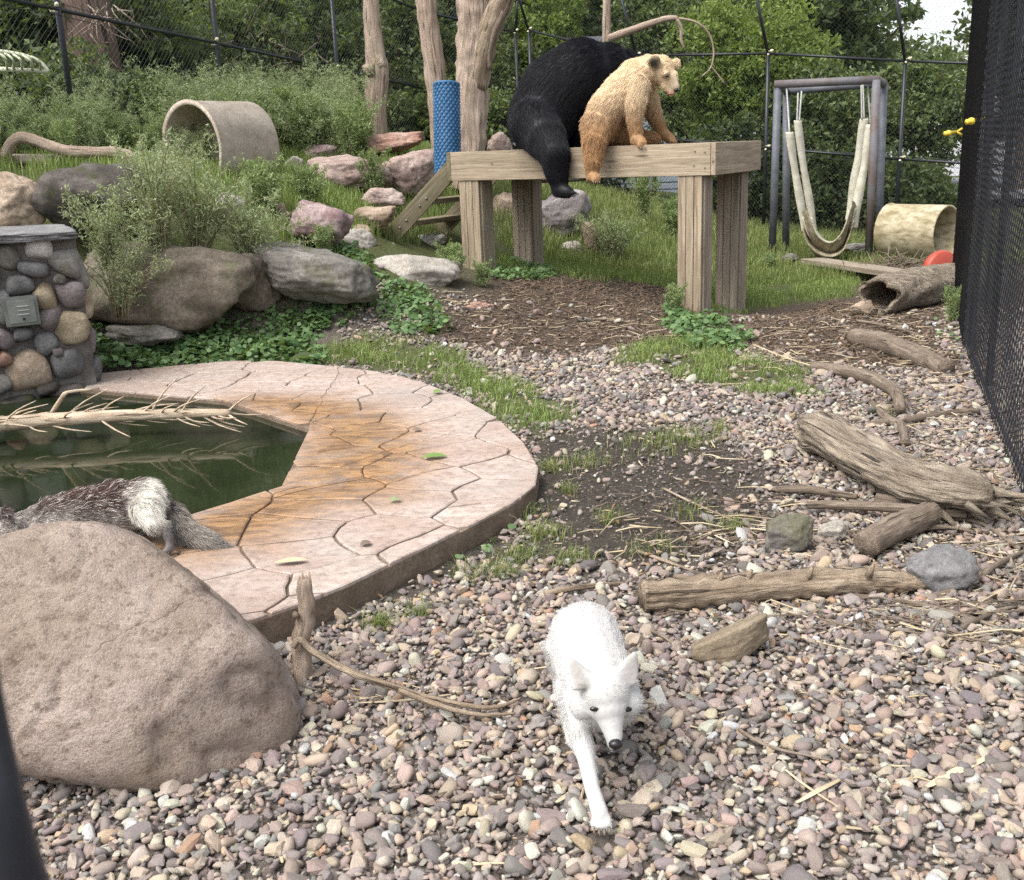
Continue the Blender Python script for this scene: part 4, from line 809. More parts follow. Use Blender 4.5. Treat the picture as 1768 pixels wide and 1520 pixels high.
hm = thing('hammock', at(1430, 455, 14.2), 'woven canvas strap hammock hanging in the swing frame', 'hammock')
def strap(pts, w, name='strap', mat='hose', n=26, th=.006, wd=(0.25, 1, 0)):
    P = spline(pts, n); V = []; Fc = []; wd = np.asarray(wd, float)/np.linalg.norm(wd)
    for i in range(n):
        t_ = P[min(i+1, n-1)]-P[max(i-1, 0)]; t_ /= np.linalg.norm(t_); nn = np.cross(t_, wd); nn /= np.linalg.norm(nn); x_ = wd*w/2*(.9+.1*math.sin(i*.5))
        V += [P[i]-x_+nn*th, P[i]+x_+nn*th, P[i]+x_-nn*th, P[i]-x_-nn*th]
    for i in range(n-1):
        for k_ in range(4): Fc.append((i*4+k_, i*4+(k_+1) % 4, i*4+4+(k_+1) % 4, i*4+4+k_))
    Fc += [(3, 2, 1, 0), tuple((n-1)*4+k_ for k_ in range(4))]
    return MB().add(V, Fc).build(name, M[mat], hm)
Ya, Yc = 13.85, 14.3
strap([at(1363, 228, Ya), at(1370, 280, Ya), at(1382, 350, Ya), at(1390, 400, Ya)], .12, wd=(1, .3, 0))
strap([at(1377, 208, Yc), at(1386, 280, Yc), at(1398, 350, Yc), at(1405, 400, Yc)], .12, wd=(1, .3, 0))
strap([at(1492, 205, Yc), at(1484, 260, Yc), at(1474, 320, Yc), at(1466, 380, Yc)], .12, wd=(1, -.3, 0))
strap([at(1503, 215, Ya), at(1494, 280, Ya), at(1482, 340, Ya), at(1474, 395, Ya)], .12, wd=(1, -.3, 0))
strap([at(1388, 375, Ya), at(1396, 402, Ya), at(1412, 421, Ya), at(1434, 426, Ya), at(1456, 412, Ya), at(1468, 395, Ya), at(1478, 360, Ya)], .14, wd=(.5, .86, 0))
strap([at(1402, 375, Yc), at(1409, 400, Yc), at(1422, 415, Yc), at(1437, 418, Yc), at(1452, 406, Yc), at(1462, 385, Yc), at(1471, 355, Yc)], .14, wd=(.5, .86, 0))
for q in np.linspace(0, 1, 7):             # long straps of the sagging bag
    Yq = Ya-.12+q*.6; strap([at(1386+q*6, 392, Yq), at(1395, 418, Yq), at(1412, 435+5*math.sin(q*3.1), Yq), at(1434, 441+4*math.sin(q*3.1), Yq), at(1454, 432, Yq), at(1466, 408, Yq), at(1474, 380, Yq)], .13, mat='hose_dirty', wd=(.3, .9, .3))
sl_u = spline([(1384, 366), (1389, 400), (1398, 424), (1414, 440), (1435, 446), (1454, 436), (1466, 412), (1474, 382), (1480, 355)], 34); nv_ = 15; V = []; sl_r = spline([(1394, 360), (1400, 388), (1408, 406), (1420, 416), (1435, 420), (1450, 412), (1460, 394), (1467, 370), (1473, 346)], 34)   # the sagging cloth the straps are woven on
for i_, (sx_, sy_) in enumerate(sl_u):
    for k_ in range(nv_):
        q = k_/(nv_-1)*2-1; w_ = abs(q)**2.2; x_, y_ = sl_r[i_]; V.append(at(sx_+(x_-sx_)*w_+.9*math.sin(i_*1.3+k_*2.1), sy_+(y_-sy_)*w_+1.3*math.sin(i_*1.9+k_*2.3), Ya+.18+q*.36))
MB().add(V, [(i_*nv_+k_, i_*nv_+k_+1, (i_+1)*nv_+k_+1, (i_+1)*nv_+k_) for i_ in range(33) for k_ in range(nv_-1)]).build('sling', M['hose_dirty'], hm)
for (x0, y0, Y0, x1, y1, Y1) in ((1358, 150, 14.25, 1363, 228, Ya), (1378, 160, 14.85, 1376, 208, Yc), (1384, 158, 14.8, 1380, 208, Yc), (1490, 146, 14.4, 1492, 205, Yc), (1498, 143, 13.9, 1503, 215, Ya), (1487, 148, 14.4, 1488, 206, Yc)):
    A, B = at(x0, y0, Y0), at(x1, y1, Y1); MB().tube([A+(B-A)*q for q in np.linspace(0, 1, 24)], .011, 6).build('rope', M['rope'], hm)

# ------------------------------------------------------------------ logs, branches, sticks
def wood(name, label, pts, rad, mat='log', seg=16, rough=.1, seed=1, n=26, cat='log', group=None, flat=1.0):
    P = spline(pts, n); r = np.interp(np.linspace(0, 1, n), np.linspace(0, 1, len(rad)), rad); o = MB().tube(P, list(r), seg, rough=rough, seed=seed, flat=flat, ridge=.14 if seg > 14 else .08).build(name, M[mat]); return tag(o, label, cat, group)
def g0(x, y, up=0.0): P = gat(x, y); return P+np.array([0, 0, up])
def lift(x, y, z): return atz(x, y, z)
# big driftwood log with a torn, splintered near end
dw = thing('driftwood_log', lift(1560, 840, 0), 'thick twisted driftwood log with torn hollow end beside the side fence', 'log')
P = spline([lift(1397, 738, .13), lift(1430, 752, .13), lift(1485, 785, .12), lift(1545, 815, .13), lift(1600, 838, .13), lift(1660, 850, .13), lift(1712, 862, .11)], 100); rr = np.interp(np.linspace(0, 1, 100), [0, .12, .35, .55, .75, .9, 1], [.085, .112, .105, .098, .105, .095, .05]); seg = 64; V = []; Fc = []; G = []
for i in range(100):
    t_ = P[min(i+1, 99)]-P[max(i-1, 0)]; t_ /= np.linalg.norm(t_); a = np.cross(t_, [0, 0, 1]); a /= np.linalg.norm(a); b_ = np.cross(a, t_)
    an = np.arange(seg)*2*math.pi/seg; q = np.column_stack([np.cos(an)*1.4, np.sin(an)*1.4, np.full(seg, i*.055)]); rad = rr[i]*(1+.3*fbm(q+np.array([i*.008, 0, 3.]), 3)+.2*fbm(np.column_stack([np.cos(an)*5, np.sin(an)*5, np.full(seg, i*.06)]), 3)+.12*fbm(np.column_stack([np.cos(an)*13, np.sin(an)*13, np.full(seg, i*.09)]), 2)); rad = rad*(1-.5*np.exp(-((i-80)/11.)**2)*np.exp(-((an-4.9)/.45)**2)); G += [(i*.012, np.cos(x_)*rr[i], np.sin(x_)*rr[i]) for x_ in an]
    V += list(P[i]+a*(np.cos(an)*rad)[:, None]+b_*(np.sin(an)*rad*.85)[:, None])
for i in range(99):
    for k_ in range(seg): Fc.append((i*seg+k_, i*seg+(k_+1) % seg, (i+1)*seg+(k_+1) % seg, (i+1)*seg+k_))
Fc += [tuple(range(seg-1, -1, -1)), tuple(99*seg+k_ for k_ in range(seg))]; MB().add(V, Fc, G).build('trunk', M['drift'], dw)
sr = np.random.default_rng(5)
for i in range(26):
    s_ = lift(1600+sr.uniform(0, 110), 850+sr.uniform(-12, 22), .1+sr.uniform(-.06, .05)); e = s_+np.array([sr.uniform(.05, .2), sr.uniform(-.14, .02), sr.uniform(-.09, .02)])
    MB().tube([s_, (s_+e)/2+sr.normal(0, .008, 3), e], [.025*sr.uniform(.5, 1.3), .016, .003], 6, rough=.3, seed=i).build('splinter', M['drift'], dw)
wood('log', 'long straight barkless log lying across the gravel', [lift(1108, 1030, .06), lift(1210, 1022, .055), lift(1330, 1012, .055), lift(1450, 1003, .05), lift(1540, 1003, .045), lift(1605, 1010, .03)], [.052, .055, .049, .05, .04, .012], seed=6, n=60, rough=.2, seg=36)
for i, (x, y) in enumerate([(1290, 995), (1395, 990), (1500, 985), (1240, 1000)]):
    P = lift(x, y, .1); MB().tube([P-np.array([0, 0, .02]), P+np.array([.012, -.01, .025])], [.014, .006], 8).build('knot_stub', M['log'], bpy.data.objects['log'])
wood('branch', 'short thick sawn branch lying behind the blue grey rock', [lift(1495, 940, .06), lift(1540, 915, .065), lift(1580, 898, .07), lift(1608, 885, .07)], [.05, .052, .05, .046], 'stick', seed=8, cat='branch', seg=20)
wood('stick', 'long straight stick in front of the driftwood log', [lift(1395, 872, .05), lift(1480, 873, .05), lift(1580, 880, .06), lift(1668, 888, .05)], [.016, .02, .021, .018], 'stick', seed=9, cat='stick', seg=10)
wood('stick', 'shorter stick behind the long straight stick', [lift(1340, 845, .03), lift(1400, 846, .04), lift(1480, 858, .04)], [.016, .018, .012], 'stick', seed=10, cat='stick', seg=10)
wood('stick', 'thick short stick lying under the driftwood belly', [lift(1515, 862, .04), lift(1560, 868, .05), lift(1595, 868, .05)], [.026, .024, .02], 'stick', seed=12, cat='stick', seg=10)
wood('log', 'smooth grey log by the foot of the side fence', [g0(1472, 592, .05), g0(1520, 603, .05), g0(1580, 628, .06), g0(1632, 650, .05)], [.06, .075, .075, .06], 'stick', seed=15, n=20)
wood('branch', 'crooked grey branch curling down behind the driftwood log', [g0(1402, 645, .05), g0(1460, 655, .05), g0(1510, 672, .06), g0(1545, 695, .06), g0(1553, 722, .05)], [.035, .04, .045, .035, .03], 'stick', seed=16, cat='branch', seg=12)
wood('branch', 'thin forked branch below the crooked grey branch', [g0(1505, 705, .03), g0(1535, 735, .03), g0(1556, 745, .03), g0(1562, 775, .03)], [.02, .026, .024, .02], 'stick', seed=17, cat='branch', seg=10)
wood('branch', 'slim branch reaching right towards the side fence', [g0(1500, 740, .02), g0(1570, 734, .03), g0(1640, 722, .03), g0(1690, 718, .03)], [.02, .022, .016, .012], 'stick', seed=18, cat='branch', seg=10)
hl = thing('hollow_log', g0(1555, 548), 'broken hollow log with a gaping dark end on the path', 'log')
_h = g0(1520, 548); P = spline([_h+np.array([0, .1, .17]), _h+np.array([.4, .42, .18]), _h+np.array([.95, .85, .18])], 26); seg = 30; V = []; Fc = []
for i in range(26):
    t_ = P[min(i+1, 25)]-P[max(i-1, 0)]; t_ /= np.linalg.norm(t_); a = np.cross(t_, [0, 0, 1]); a /= np.linalg.norm(a); b_ = np.cross(a, t_); an = np.arange(seg)*2*math.pi/seg
    w_ = 1+.3*fbm(np.column_stack([np.cos(an)*1.2, np.sin(an)*1.2, np.full(seg, i*.13)]), 3); jag = (.12*fbm(np.column_stack([np.cos(an)*2.5, np.sin(an)*2.5, np.full(seg, 9.)]), 2)) if i == 0 else np.zeros(seg)
    V += list(P[i]+a*(np.cos(an)*.2*w_)[:, None]+b_*(np.sin(an)*.17*w_)[:, None]-t_*jag[:, None]); V += list(P[i]+a*(np.cos(an)*.165*w_)[:, None]+b_*(np.sin(an)*.13*w_)[:, None]-t_*jag[:, None])
for i in range(25):
    for k_ in range(seg):
        k2 = (k_+1) % seg; o_ = i*2*seg; o2 = o_+2*seg; Fc += [(o_+k_, o_+k2, o2+k2, o2+k_), (o_+seg+k2, o_+seg+k_, o2+seg+k_, o2+seg+k2)]
Fc += [(k_, seg+k_, seg+(k_+1) % seg, (k_+1) % seg) for k_ in range(seg)]; MB().add(V, Fc).build('shell', M['drift'], hl); MB().tube([P[-3], P[-2]], .155, 20).build('core', M['drift'], hl)
a, b_ = g0(1400, 466, .12), g0(1520, 486, .12); pk = beam('plank', a, b_+(b_-a)*.35, .3, .06, M['timber_grey'], None); tag(pk, 'weathered plank lying in the grass before the hammock', 'plank')
# brush pile
bp_ = thing('brush_pile', g0(1545, 470), 'heap of dry twigs in front of the barrel', 'brush'); mb = MB(); cpt = g0(1545, 476)
for i in range(160):
    s_ = cpt+np.array([sr.normal(0, .22), sr.normal(0, .1), abs(sr.normal(0, .08))]); d = np.array([sr.normal(0, 1), sr.normal(0, .6), sr.normal(0, .3)]); d *= sr.uniform(.12, .35)/np.linalg.norm(d); mb.tube([s_-d, s_+sr.normal(0, .02, 3), s_+d], [.006, .008, .004], 5)
o = mb.build('twigs', M['stick'], bp_); o['kind'] = 'stuff'
# bleached dead conifer across the pool
dc = thing('dead_sapling', lift(150, 730, .1), 'bleached dead sapling with bare twigs lying across the pool', 'branch')
P = spline([lift(-90, 748, .16), lift(0, 733, .16), lift(120, 723, .17), lift(230, 717, .17), lift(330, 714, .17), lift(398, 713, .17)], 30); MB().tube(P, list(np.linspace(.048, .02, 30)), 14, rough=.06).build('stem', M['bleached'], dc)
for i in range(46):
    q = sr.uniform(.05, 1); p0 = P[int(q*29)]; up_ = 1 if sr.random() < .6 else -1; L = sr.uniform(.12, .34)*(1.1-.25*q); d = np.array([sr.uniform(.35, 1.0), sr.uniform(-.5, .5), up_*sr.uniform(.05, .5) if up_ > 0 else -sr.uniform(.05, .3)]); d /= np.linalg.norm(d)
    e = p0+d*L; mid = (p0+e)/2+np.array([-.006, sr.normal(0, .01), .012*up_]); e[2] = max(e[2], WZ-.02)
    MB().tube(spline([p0, mid, e], 7), [.007, .0065, .006, .005, .004, .003, .0018], 6).build('twig', M['bleached'], dc)
MB().tube(spline([lift(88, 716, .18), lift(105, 690, .28), lift(118, 677, .33), lift(160, 673, .33)], 10), [.012]*6+[.008]*4, 7).build('twig', M['bleached'], dc)
# splintered stake beside the boulder with a bent whip tied to it
sk = thing('stake', lift(527, 1180, 0), 'splintered upright wooden stake behind the big boulder', 'stake')
sp_ = spline([lift(523, 1200, -.05), at(520, 1120, 2.86), at(528, 1060, 2.86), at(525, 998, 2.86)], 22); MB().tube(sp_, list(np.interp(np.linspace(0, 1, 22), [0, .3, .8, .95, 1], [.024, .029, .024, .02, .012])), 14, rough=.3, seed=21).build('shaft', M['dead'], sk)
for i in range(4): q = sp_[-2]+np.array([(-.014+.01*i), -.005, 0]); MB().tube([q-np.array([0, 0, .1]), q, q+np.array([.002, 0, .02+.012*(i % 2)])], [.008, .007, .002], 6).build('splinter', M['dead'], sk)
MB().tube([at(512, 1062, 2.84), at(508, 1066, 2.83)], [.014, .008], 8).build('knot', M['stick'], sk)
wh = wood('branch', 'thin bent branch arching from the stake over the gravel', [at(508, 1118, 2.82), at(518, 1105, 2.82), at(545, 1128, 2.8), lift(610, 1162, .1), lift(690, 1190, .06), lift(760, 1210, .045), lift(850, 1222, .035), lift(900, 1205, .03)], [.009, .011, .011, .011, .01, .009, .006, .003], 'log', seed=23, n=40, cat='branch', seg=8)
wood('branch', 'lower fork of the thin bent branch by the stake', [lift(690, 1192, .06), lift(770, 1222, .04), lift(830, 1234, .03), lift(890, 1232, .03)], [.009, .008, .006, .003], 'log', seed=24, n=20, cat='branch', seg=7)
for i, (pts, r_, mt, lab) in enumerate([
 ([(560, 1215), (640, 1222), (700, 1238)], .006, 'log', 'thin straight twig below the bent branch left of the fox'), ([(940, 1037), (1000, 1030), (1080, 1018)], .012, 'log', 'bare twig lying just behind the white fox'),
 ([(1095, 1090), (1140, 1110), (1180, 1135)], .006, 'stick', 'dark twig pointing to the olive brown rock'), ([(1390, 1030), (1500, 1045), (1600, 1060), (1700, 1090), (1790, 1130)], .008, 'stick', 'long dark arching twig right of the long log'),
 ([(1600, 1050), (1680, 1020), (1720, 990), (1790, 955)], .014, 'stick', 'crooked dark branch beside the tan leaning stone'), ([(1660, 1095), (1720, 1070), (1790, 1050)], .008, 'stick', 'dark twig at the right edge below the blue grey rock'),
 ([(1275, 1270), (1330, 1305), (1440, 1325)], .005, 'stick', 'very thin dark twig in the right foreground gravel'), ([(1405, 1285), (1460, 1310), (1525, 1340)], .009, 'log', 'knobbly brown twig in the right foreground gravel'),
 ([(1145, 850), (1210, 885), (1300, 920)], .006, 'log', 'thin pale twig on the dark soil patch'), ([(1180, 960), (1230, 930), (1290, 905)], .005, 'stick', 'slender twig at the lower edge of the soil patch'),
 ([(1100, 960), (1160, 985), (1210, 1000)], .007, 'log', 'pale twig just above the cut end of the long log'), ([(1330, 910), (1400, 935), (1480, 975)], .006, 'stick', 'thin twig between the upright stone and short branch'),
 ([(1560, 930), (1620, 925), (1680, 930)], .013, 'stick', 'short dark stick behind the rounded rock'), ([(1690, 800), (1730, 850), (1765, 900)], .008, 'stick', 'thin stick slanting down at the driftwood torn end'),
 ([(1480, 560), (1540, 572), (1600, 590)], .014, 'stick', 'dark stick on the path near the hollow log'), ([(1300, 600), (1370, 630), (1450, 650)], .008, 'straw', 'long straw stem trailing from the ivy clump'),
 ([(1620, 905), (1690, 915), (1760, 960)], .009, 'stick', 'dark twig leaving the torn driftwood end')]):
    pts3 = [g0(x, y, r_*1.1+(.02 if 0 < j < len(pts)-1 else .012)) for j, (x, y) in enumerate(pts)]; wood('twig', lab, pts3, [r_, r_*.9, r_*.5], mt, 7, .12, 40+i, 14, 'twig')
# straw blades and dry husks lying on the near gravel
def husk(label, pts, w, mat='straw', up=.03):
    P = spline([g0(x, y, up) for x, y in pts], 12); V = []
    for i, p in enumerate(P):
        t_ = P[min(i+1, 11)]-P[max(i-1, 0)]; s_ = np.cross(t_, [0, 0, 1]); s_ /= np.linalg.norm(s_); ww = w*math.sin(math.pi*(i+.6)/12.2)**.6; V += [p-s_*ww, p+np.array([0, 0, ww*.35]), p+s_*ww]
    Fq = [f for i in range(11) for f in ((i*3, i*3+1, i*3+4, i*3+3), (i*3+1, i*3+2, i*3+5, i*3+4))]; return tag(MB().add(V, Fq).build('dry_husk', M[mat]), label, 'husk')
husk('broad pale dry husk at the right foreground', [(1598, 1378), (1650, 1350), (1705, 1325)], .012); husk('pale straw blade crossing another in the right foreground', [(1375, 1405), (1410, 1385), (1455, 1362)], .007); husk('thin straw crossed by the pale blade', [(1340, 1335), (1390, 1375), (1445, 1412)], .004)
husk('pale dry leaf blade beside the white fox front paw', [(960, 1405), (990, 1385), (1015, 1370)], .008); husk('pale straw sliver at the bottom centre left', [(465, 1440), (480, 1470), (490, 1510)], .006); husk('pale straw under the bent branch', [(620, 1230), (700, 1225), (780, 1215)], .006); husk('dry husk behind the white fox cheek', [(1078, 1262), (1100, 1258), (1115, 1262)], .012)
# leaves on the patio
def leafpiece(label, x, y, L, w, z, mat, yaw=0, curl=.3):
    c_ = atz(x, y, z); V = []; n = 9
    for i in range(n):
        u = i/(n-1); ww = w*math.sin(math.pi*min(1, u*.96+.02))**.8; V += [((u-.5)*L, -ww, curl*ww+.006), ((u-.5)*L, 0, .004+.02*curl*math.sin(u*3)), ((u-.5)*L, ww, curl*ww*1.3+.006)]
    Fq = [f for i in range(n-1) for f in ((i*3, i*3+3, i*3+4, i*3+1), (i*3+1, i*3+4, i*3+5, i*3+2))]; o = put('fallen_leaf', mesh_np('fallen_leaf', V, Fq), M[mat], None, Matrix.Translation(V3(c_)) @ Euler((0, 0, yaw)).to_matrix().to_4x4()); tag(o, label, 'leaf')
leafpiece('pale green fallen leaf on the middle of the patio', 750, 791, .12, .032, PZ+.004, 'leafgreen', .1); leafpiece('dry curled leaf near the patio front edge', 503, 972, .12, .02, PZ+.004, 'straw', .15); leafpiece('large dark green leaf at the back edge of the patio', 525, 621, .2, .06, PZ+.004, 'leaf_dark', .1, .5); leafpiece('tiny green leaf on the far side of the patio', 756, 679, .06, .03, PZ+.004, 'leafgreen', .4)
leafpiece('small dark leaf scrap left of centre on the patio', 632, 941, .045, .02, PZ+.004, 'stick', .6); leafpiece('small brown leaf scrap near the pool corner on the patio', 720, 744, .045, .022, PZ+.004, 'stick', .2); leafpiece('grey green leaf scrap near the patio front', 682, 866, .05, .022, PZ+.004, 'leaf_sage', .3)

# ------------------------------------------------------------------ bent pale log, wire rack on the bank
bl = thing('bent_log', at(120, 290, 9.8), 'pale wavy debarked log lying on the left bank', 'log')
Y = 9.8; MB().tube(spline([at(8, 272, Y), at(22, 246, Y), at(42, 238, Y), at(72, 247, Y), at(110, 260, Y), at(160, 263, Y), at(205, 264, Y), at(232, 276, Y), at(242, 296, Y)], 44), .05, 12, rough=.12, seed=2).build('stem', M['dead'], bl); MB().tube([at(10, 275, Y+.1), at(105, 276, Y+.1)], .05, 10, rough=.1).build('stem', M['concrete'], bl)
rk = thing('wire_rack', at(40, 128, 10.6), 'pale curved wire rack fixed to the fence at far left', 'rack'); Y = 10.6
MB().tube([at(-30, 118, Y), at(84, 124, Y)], .022, 8).build('bottom_rail', M['whitepaint'], rk); MB().tube(spline([at(-30, 86, Y), at(10, 90, Y), at(45, 97, Y), at(70, 108, Y), at(84, 124, Y)], 16), .018, 8).build('curved_bar', M['whitepaint'], rk)
for i, x in enumerate((2, 14, 28, 45, 60)): MB().tube(spline([at(x-6, 90+i*2, Y), at(x+8, 102+i, Y-.15), at(x+10, 122, Y)], 8), .012, 6).build('rib', M['whitepaint'], rk)
# dark coated wire of the visitor fence, right in front of the lens
wp_ = thing('visitor_fence_wire', at(-60, 1480, .32), 'blurred near-black fence wire at the bottom left corner', 'fence wire')
MB().tube(spline([at(-110, 900, .36), at(-72, 1060, .35), at(-50, 1200, .34), at(-30, 1300, .335), at(-6, 1400, .33), at(30, 1520, .33), at(75, 1660, .33), at(130, 1800, .33)], 30), .0105, 14).build('coated_wire', M['black'], wp_)
# ------------------------------------------------------------------ vegetation
vr = np.random.default_rng(21)
def unit(a): return a/(np.linalg.norm(a, axis=-1, keepdims=True)+1e-9)
def leaves(C_, L, W, out=None, upb=0.5, fold=0.18):
    """folded leaf-shaped faces at centres C_"""
    n = len(C_); d = vr.normal(size=(n, 3)); d[:, 2] -= 0.25
    if out is not None: d = d+out*1.2
    d = unit(d); nn = unit(vr.normal(size=(n, 3))+np.array([0, 0, upb])); s = unit(np.cross(d, nn)); nn = np.cross(s, d)
    L = (np.ones(n)*L)[:, None]; W = (np.ones(n)*W)[:, None]
    return np.stack([C_-d*L*.5, C_-d*L*.02+s*W*.5+nn*W*fold, C_+d*L*.5-nn*L*.08, C_-d*L*.02-s*W*.5+nn*W*fold], 1)
def crown_pts(c, rad, nc, per, cr, flat=1.0, shell=.55):
    c = np.asarray(c, float); rad = np.asarray(rad, float); d = unit(vr.normal(size=(nc, 3))); r = vr.uniform(shell, 1, nc)[:, None]; K = c+d*r*rad
    sz = cr*vr.uniform(.6, 1.35, nc); o = unit(vr.normal(size=(nc, per, 3)))*(vr.random((nc, per, 1))**.45)*sz[:, None, None]; o[..., 2] *= flat
    P = K[:, None]+o; return P.reshape(-1, 3), np.repeat(d, per, 0)
def tree(name, label, base, crown, rad, nc, per, cr, L, W, mat, tr=.12, cat='tree', group=None, limbs=6, bark='bark', shell=.5, flat=.8):
    base = np.asarray(base, float); crown = np.asarray(crown, float); t_ = thing(name, base, label, cat, group)
    P, d = crown_pts(crown, rad, nc, per, cr, flat, shell); put('crown', mesh_k('crown', leaves(P-base, L*vr.uniform(.7, 1.3, len(P)), W*vr.uniform(.7, 1.3, len(P)), d*.5).reshape(-1, 3), 4), M[mat], t_, Matrix.Translation(V3(base)))
    mb = MB(); mid = base*.4+crown*.6+vr.normal(0, .08, 3)*np.linalg.norm(crown-base)*.3; mb.tube(spline([base-np.array([0, 0, .3]), base+(mid-base)*.5, mid, crown], 14), list(np.linspace(tr, tr*.35, 14)), 10, rough=.08, seed=len(label))
    for i in range(limbs):
        q = vr.uniform(.3, .9); s_ = base+(crown-base)*q; e = crown+unit(vr.normal(size=3))*np.asarray(rad)*.8; mb.tube(spline([s_, (s_+e)/2+np.array([0, 0, .1]), e], 8), list(np.linspace(tr*.4, tr*.08, 8)), 6)
    mb.build('trunk', M[bark], t_); return t_
def grd(x, Y, k=600): P = at(x, k, Y); return np.array([P[0], Y, hz(P[0], Y)])
# shrubs just beyond the fence: centre of crown sighted, radius in metres
SH = [('leafy dark shrub behind the left fence beside the brown trunk', 300, 150, 15.5, (1.0, .8, 1.2), 'leaf_dark'), ('dark shrub behind the fence above the concrete pipe', 420, 120, 17.5, (1.2, .8, 1.5), 'leaf_mid'), ('dense shrub behind the fence left of the knotted trunk', 540, 110, 19.5, (1.3, .9, 1.7), 'leaf_dark'),
 ('mid green shrub behind the fence right of the knotted trunk', 690, 110, 21.5, (1.2, .9, 1.9), 'leaf_mid'), ('dark green bush low behind the knotted trunk', 700, 200, 21, (1.5, .9, 1.0), 'leaf_dark'), ('mid green bush behind the black bear rump', 850, 160, 22.5, (1.2, .9, 1.6), 'leaf_mid'),
 ('yellow green shrub behind the black bear back', 905, 60, 23.5, (1.2, .9, 1.8), 'leaf_lime'), ('mid green shrub above the pale bear', 1130, 50, 22, (1.0, .9, 1.4), 'leaf_mid'), ('lime green sapling foliage right of the pale bear', 1235, 120, 20, (.9, .7, 1.4), 'leaf_lime'),
 ('bright lime bush left of the swing frame', 1340, 130, 19.5, (1.0, .8, 1.2), 'leaf_lime'), ('mid green bush behind the swing frame', 1420, 230, 19, (1.2, .8, 1.2), 'leaf_mid'), ('dark bush low behind the hammock', 1430, 330, 18.4, (1.3, .7, .9), 'leaf_dark'),
 ('dark bush left of the swing frame behind the deck corner', 1280, 300, 18.8, (.8, .7, 1.0), 'leaf_dark'), ('mid green bush between swing frame and side fence', 1590, 190, 20, (1.1, .8, 1.0), 'leaf_mid'), ('low dark bush behind the barrel', 1560, 330, 18.0, (.9, .6, .55), 'leaf_dark'),
 ('dark ivy mass around the brown trunk at far left', 250, 110, 14.2, (.7, .5, 1.3), 'leaf_dark'), ('dark bush at the far left behind the wire rack', 30, 60, 13.5, (.8, .6, 1.0), 'leaf_dark'), ('low dark green bush under the wire rack', 110, 170, 12.2, (1.0, .4, .5), 'leaf_dark'), ('low dark bush behind the concrete pipe', 330, 180, 14.6, (.9, .4, .6), 'leaf_dark'), ('green bush low behind the left posts', 760, 260, 19, (1.2, .6, .8), 'leaf_mid'), ('dark bush low behind the platform', 1010, 250, 21.5, (1.2, .7, 1.4), 'leaf_dark'), ('green bush behind the pale bear below the branch', 1180, 200, 21.5, (.7, .5, .9), 'leaf_mid')]
for lab, x, y, Y, rad, mt in SH:
    c_ = at(x, y, Y); b_ = np.array([c_[0], Y, hz(c_[0], Y)]); v_ = rad[0]*rad[2]
    c_[2] = max(c_[2], b_[2]+rad[2]*.75)
    tree('shrub', lab, b_, c_, rad, int(60*v_)+30, 85, .3, .11, .06, mt, .05, 'shrub', 'shrubs beyond the fence', 8, shell=.35)
# tall trees further back
TR = [('tall dark tree rising behind the left fence', 180, -60, 21, (2.6, 1.6, 2.6), 'leaf_dark', .35), ('tall broad tree behind the knotted trunk', 480, -60, 25, (3.2, 2, 3.0), 'leaf_mid', .3), ('tall dark tree behind the thick forked trunk', 800, -40, 28, (3.4, 2, 3.6), 'leaf_dark', .3),
 ('dark conifer-like tree above the bears', 1060, 40, 30, (2.6, 2, 4.0), 'leaf_dark', .35), ('spreading dark tree with limbs behind the swing frame', 1420, 20, 27, (2.3, 2, 2.6), 'leaf_dark', .3), ('green rounded tree right of the swing frame', 1555, 195, 30, (2.3, 2, 2.2), 'leaf_mid', .3),
 ('tall tree beside the side fence with open sky gaps', 1775, 20, 26, (1.3, 1.3, 2.8), 'leaf_dark', .25), ('distant green tree above the black bear', 930, -30, 34, (3.2, 2, 3.2), 'leaf_mid', .3), ('distant green tree over the lime bush', 1300, -30, 33, (3.0, 2, 3.0), 'leaf_mid', .3), ('distant dark tree low behind the middle bushes', 640, 130, 33, (4.0, 2, 3.6), 'leaf_dark', .3), ('distant dark tree low behind the bears', 1150, 200, 36, (5.0, 2, 3.4), 'leaf_dark', .3)]
for lab, x, y, Y, rad, mt, tr in TR:
    c_ = at(x, y, Y); b_ = np.array([c_[0]+.3, Y, hz(c_[0], Y)]); tree('tree', lab, b_, c_, rad, int(26*rad[0]*rad[2]), 70, .55, .22, .12, mt, tr, 'tree', 'trees beyond the fence', 10, shell=.3)
# pine tree with long needles top centre-left
pb = at(400, 30, 20); t_ = thing('pine_tree', (pb[0], 20, hz(pb[0], 20)), 'soft green pine boughs high behind the left fence', 'tree', 'trees beyond the fence')
mb = MB().tube([(pb[0], 20, hz(pb[0], 20)-.2), (pb[0], 20, pb[2]+2)], [.16, .06], 10); NP = []
for i in range(26):
    a_ = vr.uniform(0, 6.28); z_ = pb[2]+vr.uniform(-.9, 1.6); s_ = np.array([pb[0], 20, z_-.1]); L = vr.uniform(.9, 1.7); e = s_+np.array([math.cos(a_)*L, math.sin(a_)*L*.8-.3, -.25*L]); mb.tube([s_, (s_+e)/2+np.array([0, 0, .12]), e], [.03, .02, .006], 6)
    for k_ in range(150):
        q = vr.uniform(.25, 1); NP.append(s_+(e-s_)*q+np.array([0, 0, .12*math.sin(q*3.1)])+vr.normal(0, .05, 3))
NP = np.array(NP); dd = unit(vr.normal(size=NP.shape)+np.array([0, 0, .1])); ss = unit(np.cross(dd, vr.normal(size=NP.shape)))*.006; NL = .17
put('needles', mesh_k('needles', np.stack([NP-ss, NP+ss, NP+dd*NL+ss*.3, NP+dd*NL-ss*.3], 1).reshape(-1, 3), 4), M['leaf_mid'], t_); mb.build('trunk', M['bark'], t_)
